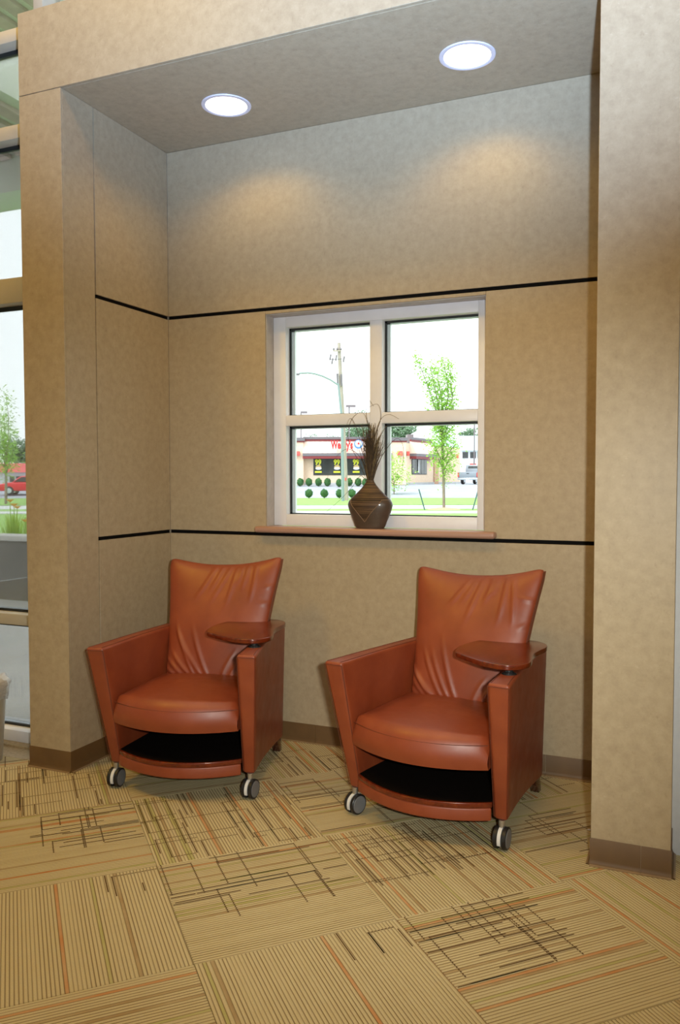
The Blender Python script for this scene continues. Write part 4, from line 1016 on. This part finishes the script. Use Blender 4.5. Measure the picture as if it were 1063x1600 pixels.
# ---- pickup truck (nose away and to the right)
TRK = plain('truck_grey', srgb(138, 146, 156), 0.35, metal=0.3, var=0.02); CHR = plain('chrome', srgb(200, 206, 212), 0.2, metal=0.8, var=0.02); TAIL = plain('tail_lamp', srgb(196, 60, 56), 0.4)
tk = here('pickup_truck', S_(731, 71.5), 71.5, 0.755, rot=math.radians(-28), label='grey pickup truck parked by the restaurant', cat='truck')   # local y = nose
build('bed', MB().box(-0.93, -0.80, 0.06, 2.0, 0.55, 1.10).box(0.80, 0.93, 0.06, 2.0, 0.55, 1.10).box(-0.80, 0.80, 0.06, 2.0, 0.55, 0.68), TRK, tk, bevel=0.03)
tg_ = build('tailgate', box(-0.80, 0.80, 0.0, 0.07, 0.58, 1.10), TRK, tk, bevel=0.02); build('handle', box(-0.12, 0.12, -0.02, 0.0, 0.93, 1.0), DFR, tg_); build('number_plate', box(-0.16, 0.16, -0.115, -0.10, 0.44, 0.56), WHT, tk)
build('cab', MB().prism([(2.02, 0.55), (2.02, 1.15), (2.15, 1.74), (3.45, 1.76), (4.05, 1.14), (5.35, 1.02), (5.42, 0.55)], -0.93, 0.93, 'x'), TRK, tk, bevel=0.06)
build('rear_glass', MB().quadbox([(-0.72, 2.035, 1.18), (0.72, 2.035, 1.18), (0.72, 2.08, 1.18), (-0.72, 2.08, 1.18), (-0.68, 2.12, 1.64), (0.68, 2.12, 1.64), (0.68, 2.16, 1.64), (-0.68, 2.16, 1.64)]), DGL, tk)
for s in (-1, 1):
    build('side_glass', MB().prism([(2.2, 1.16), (2.26, 1.66), (3.4, 1.68), (3.85, 1.16)], s * 0.925, s * 0.945, 'x'), DGL, tk); build('tail_light', box(s * 0.87 - 0.06, s * 0.87 + 0.06, -0.01, 0.06, 0.66, 1.04), TAIL, tk)
    for y in (1.1, 4.4):
        wm = MB().lathe([(0.33, -0.12), (0.37, -0.08), (0.37, 0.08), (0.33, 0.12)], 22); wm.v = [(s * 0.82 + c, y + a, 0.37 + b) for a, b, c in wm.v]; wl_ = build('wheel', wm, TYRE, tk, smooth=40)
        hm = MB().lathe([(0.2, -0.13), (0.2, 0.13)], 16); hm.v = [(s * 0.82 + c, y + a, 0.37 + b) for a, b, c in hm.v]; build('hub', hm, CHR, wl_)
build('bumper', box(-0.92, 0.92, -0.10, 0.05, 0.40, 0.58), CHR, tk, bevel=0.03)
# ---- red car
CRED = plain('car_red', srgb(206, 36, 48), 0.3, var=0.02)
cr_ = here('red_car', S_(50, 60), 60.0, None, rot=math.radians(8), label='red saloon car parked outside the left glazing', cat='car')  # local x = length
build('body', MB().prism([(-2.2, 0.3), (-2.25, 0.75), (-1.5, 0.9), (1.6, 0.95), (2.2, 0.85), (2.25, 0.3)], -0.85, 0.85, 'y'), CRED, cr_, bevel=0.08, seg=3)
build('cabin', MB().prism([(-1.3, 0.88), (-0.6, 1.38), (0.9, 1.4), (1.7, 0.92)], -0.72, 0.72, 'y'), CRED, cr_, bevel=0.08, seg=3)
for s in (-1, 1): build('side_glass', MB().prism([(-1.1, 0.95), (-0.55, 1.31), (0.85, 1.32), (1.4, 0.97)], s * 0.72, s * 0.735, 'y'), DGL, cr_)
for x in (-1.4, 1.4):
    for s in (-1, 1):
        wm = MB().lathe([(0.28, -0.1), (0.32, -0.07), (0.32, 0.07), (0.28, 0.1)], 20); wm.v = [(x + a, s * 0.78 + c, 0.32 + b) for a, b, c in wm.v]; wl_ = build('wheel', wm, TYRE, cr_, smooth=40)
        hm = MB().lathe([(0.19, -0.105), (0.19, 0.105)], 14); hm.v = [(x + a, s * 0.78 + c, 0.32 + b) for a, b, c in hm.v]; build('hub', hm, CHR, wl_)
# ---- lilies behind the garden wall
FLO = mat_leaf('orange_petal', srgb(250, 170, 60), srgb(255, 200, 90)); LIL = mat_leaf('lily_leaf', srgb(150, 196, 60), srgb(208, 232, 110))
rg = random.Random(5)
LPOS = ['by the brick pier', 'second from the brick pier', 'third from the brick pier', 'fourth from the brick pier', 'fifth from the brick pier']
for k in range(5):
    base = Vector((-6.05 + k * 0.46, 4.3 + (k % 2) * 0.12, -0.05)); o = put('lily_plant', None, loc=base, label='green lily plant with orange flowers behind garden wall, %s' % LPOS[k], cat='plant', group='lilies behind the garden wall')
    m = MB()
    for _ in range(130):
        a = rg.uniform(0, 2 * PI); L = rg.uniform(0.8, 1.15); out = rg.uniform(0.02, 0.16); w_ = 0.02; r0 = rg.uniform(0, 0.08); dx, dy = math.cos(a), math.sin(a); i = len(m.v)
        for t in (0, 0.4, 0.75, 1.0):
            r = r0 + out * t * t; z = L * (t if t < 0.8 else 0.8 + (t - 0.8) * 0.4); ww = w_ * (1 - t * 0.85)
            m.v += [(r * dx - dy * ww, r * dy + dx * ww, z), (r * dx + dy * ww, r * dy - dx * ww, z)]
        for q in range(3): m.f.append((i + 2 * q, i + 2 * q + 1, i + 2 * q + 3, i + 2 * q + 2))
    build('foliage', m, LIL, o, kind='stuff')
    for _ in range(3):
        a = rg.uniform(0, 2 * PI); r = rg.uniform(0.03, 0.15); h = rg.uniform(0.9, 1.2)
        st_ = build('flower_stalk', MB().tube([(r * 0.3 * math.cos(a), r * 0.3 * math.sin(a), 0), (r * math.cos(a), r * math.sin(a), h)], 0.006, 4), LIL, o)
        fm = MB()
        for q in range(6):
            t = q * PI / 3; i = len(fm.v); c, s = math.cos(t), math.sin(t)
            fm.v += [(0, 0, 0), (0.03 * c - 0.018 * s, 0.03 * s + 0.018 * c, 0.03), (0.065 * c, 0.065 * s, 0.045), (0.03 * c + 0.018 * s, 0.03 * s - 0.018 * c, 0.03)]; fm.f.append((i, i + 1, i + 2, i + 3))
        build('flower', fm, FLO, st_, loc=(r * math.cos(a), r * math.sin(a), h))
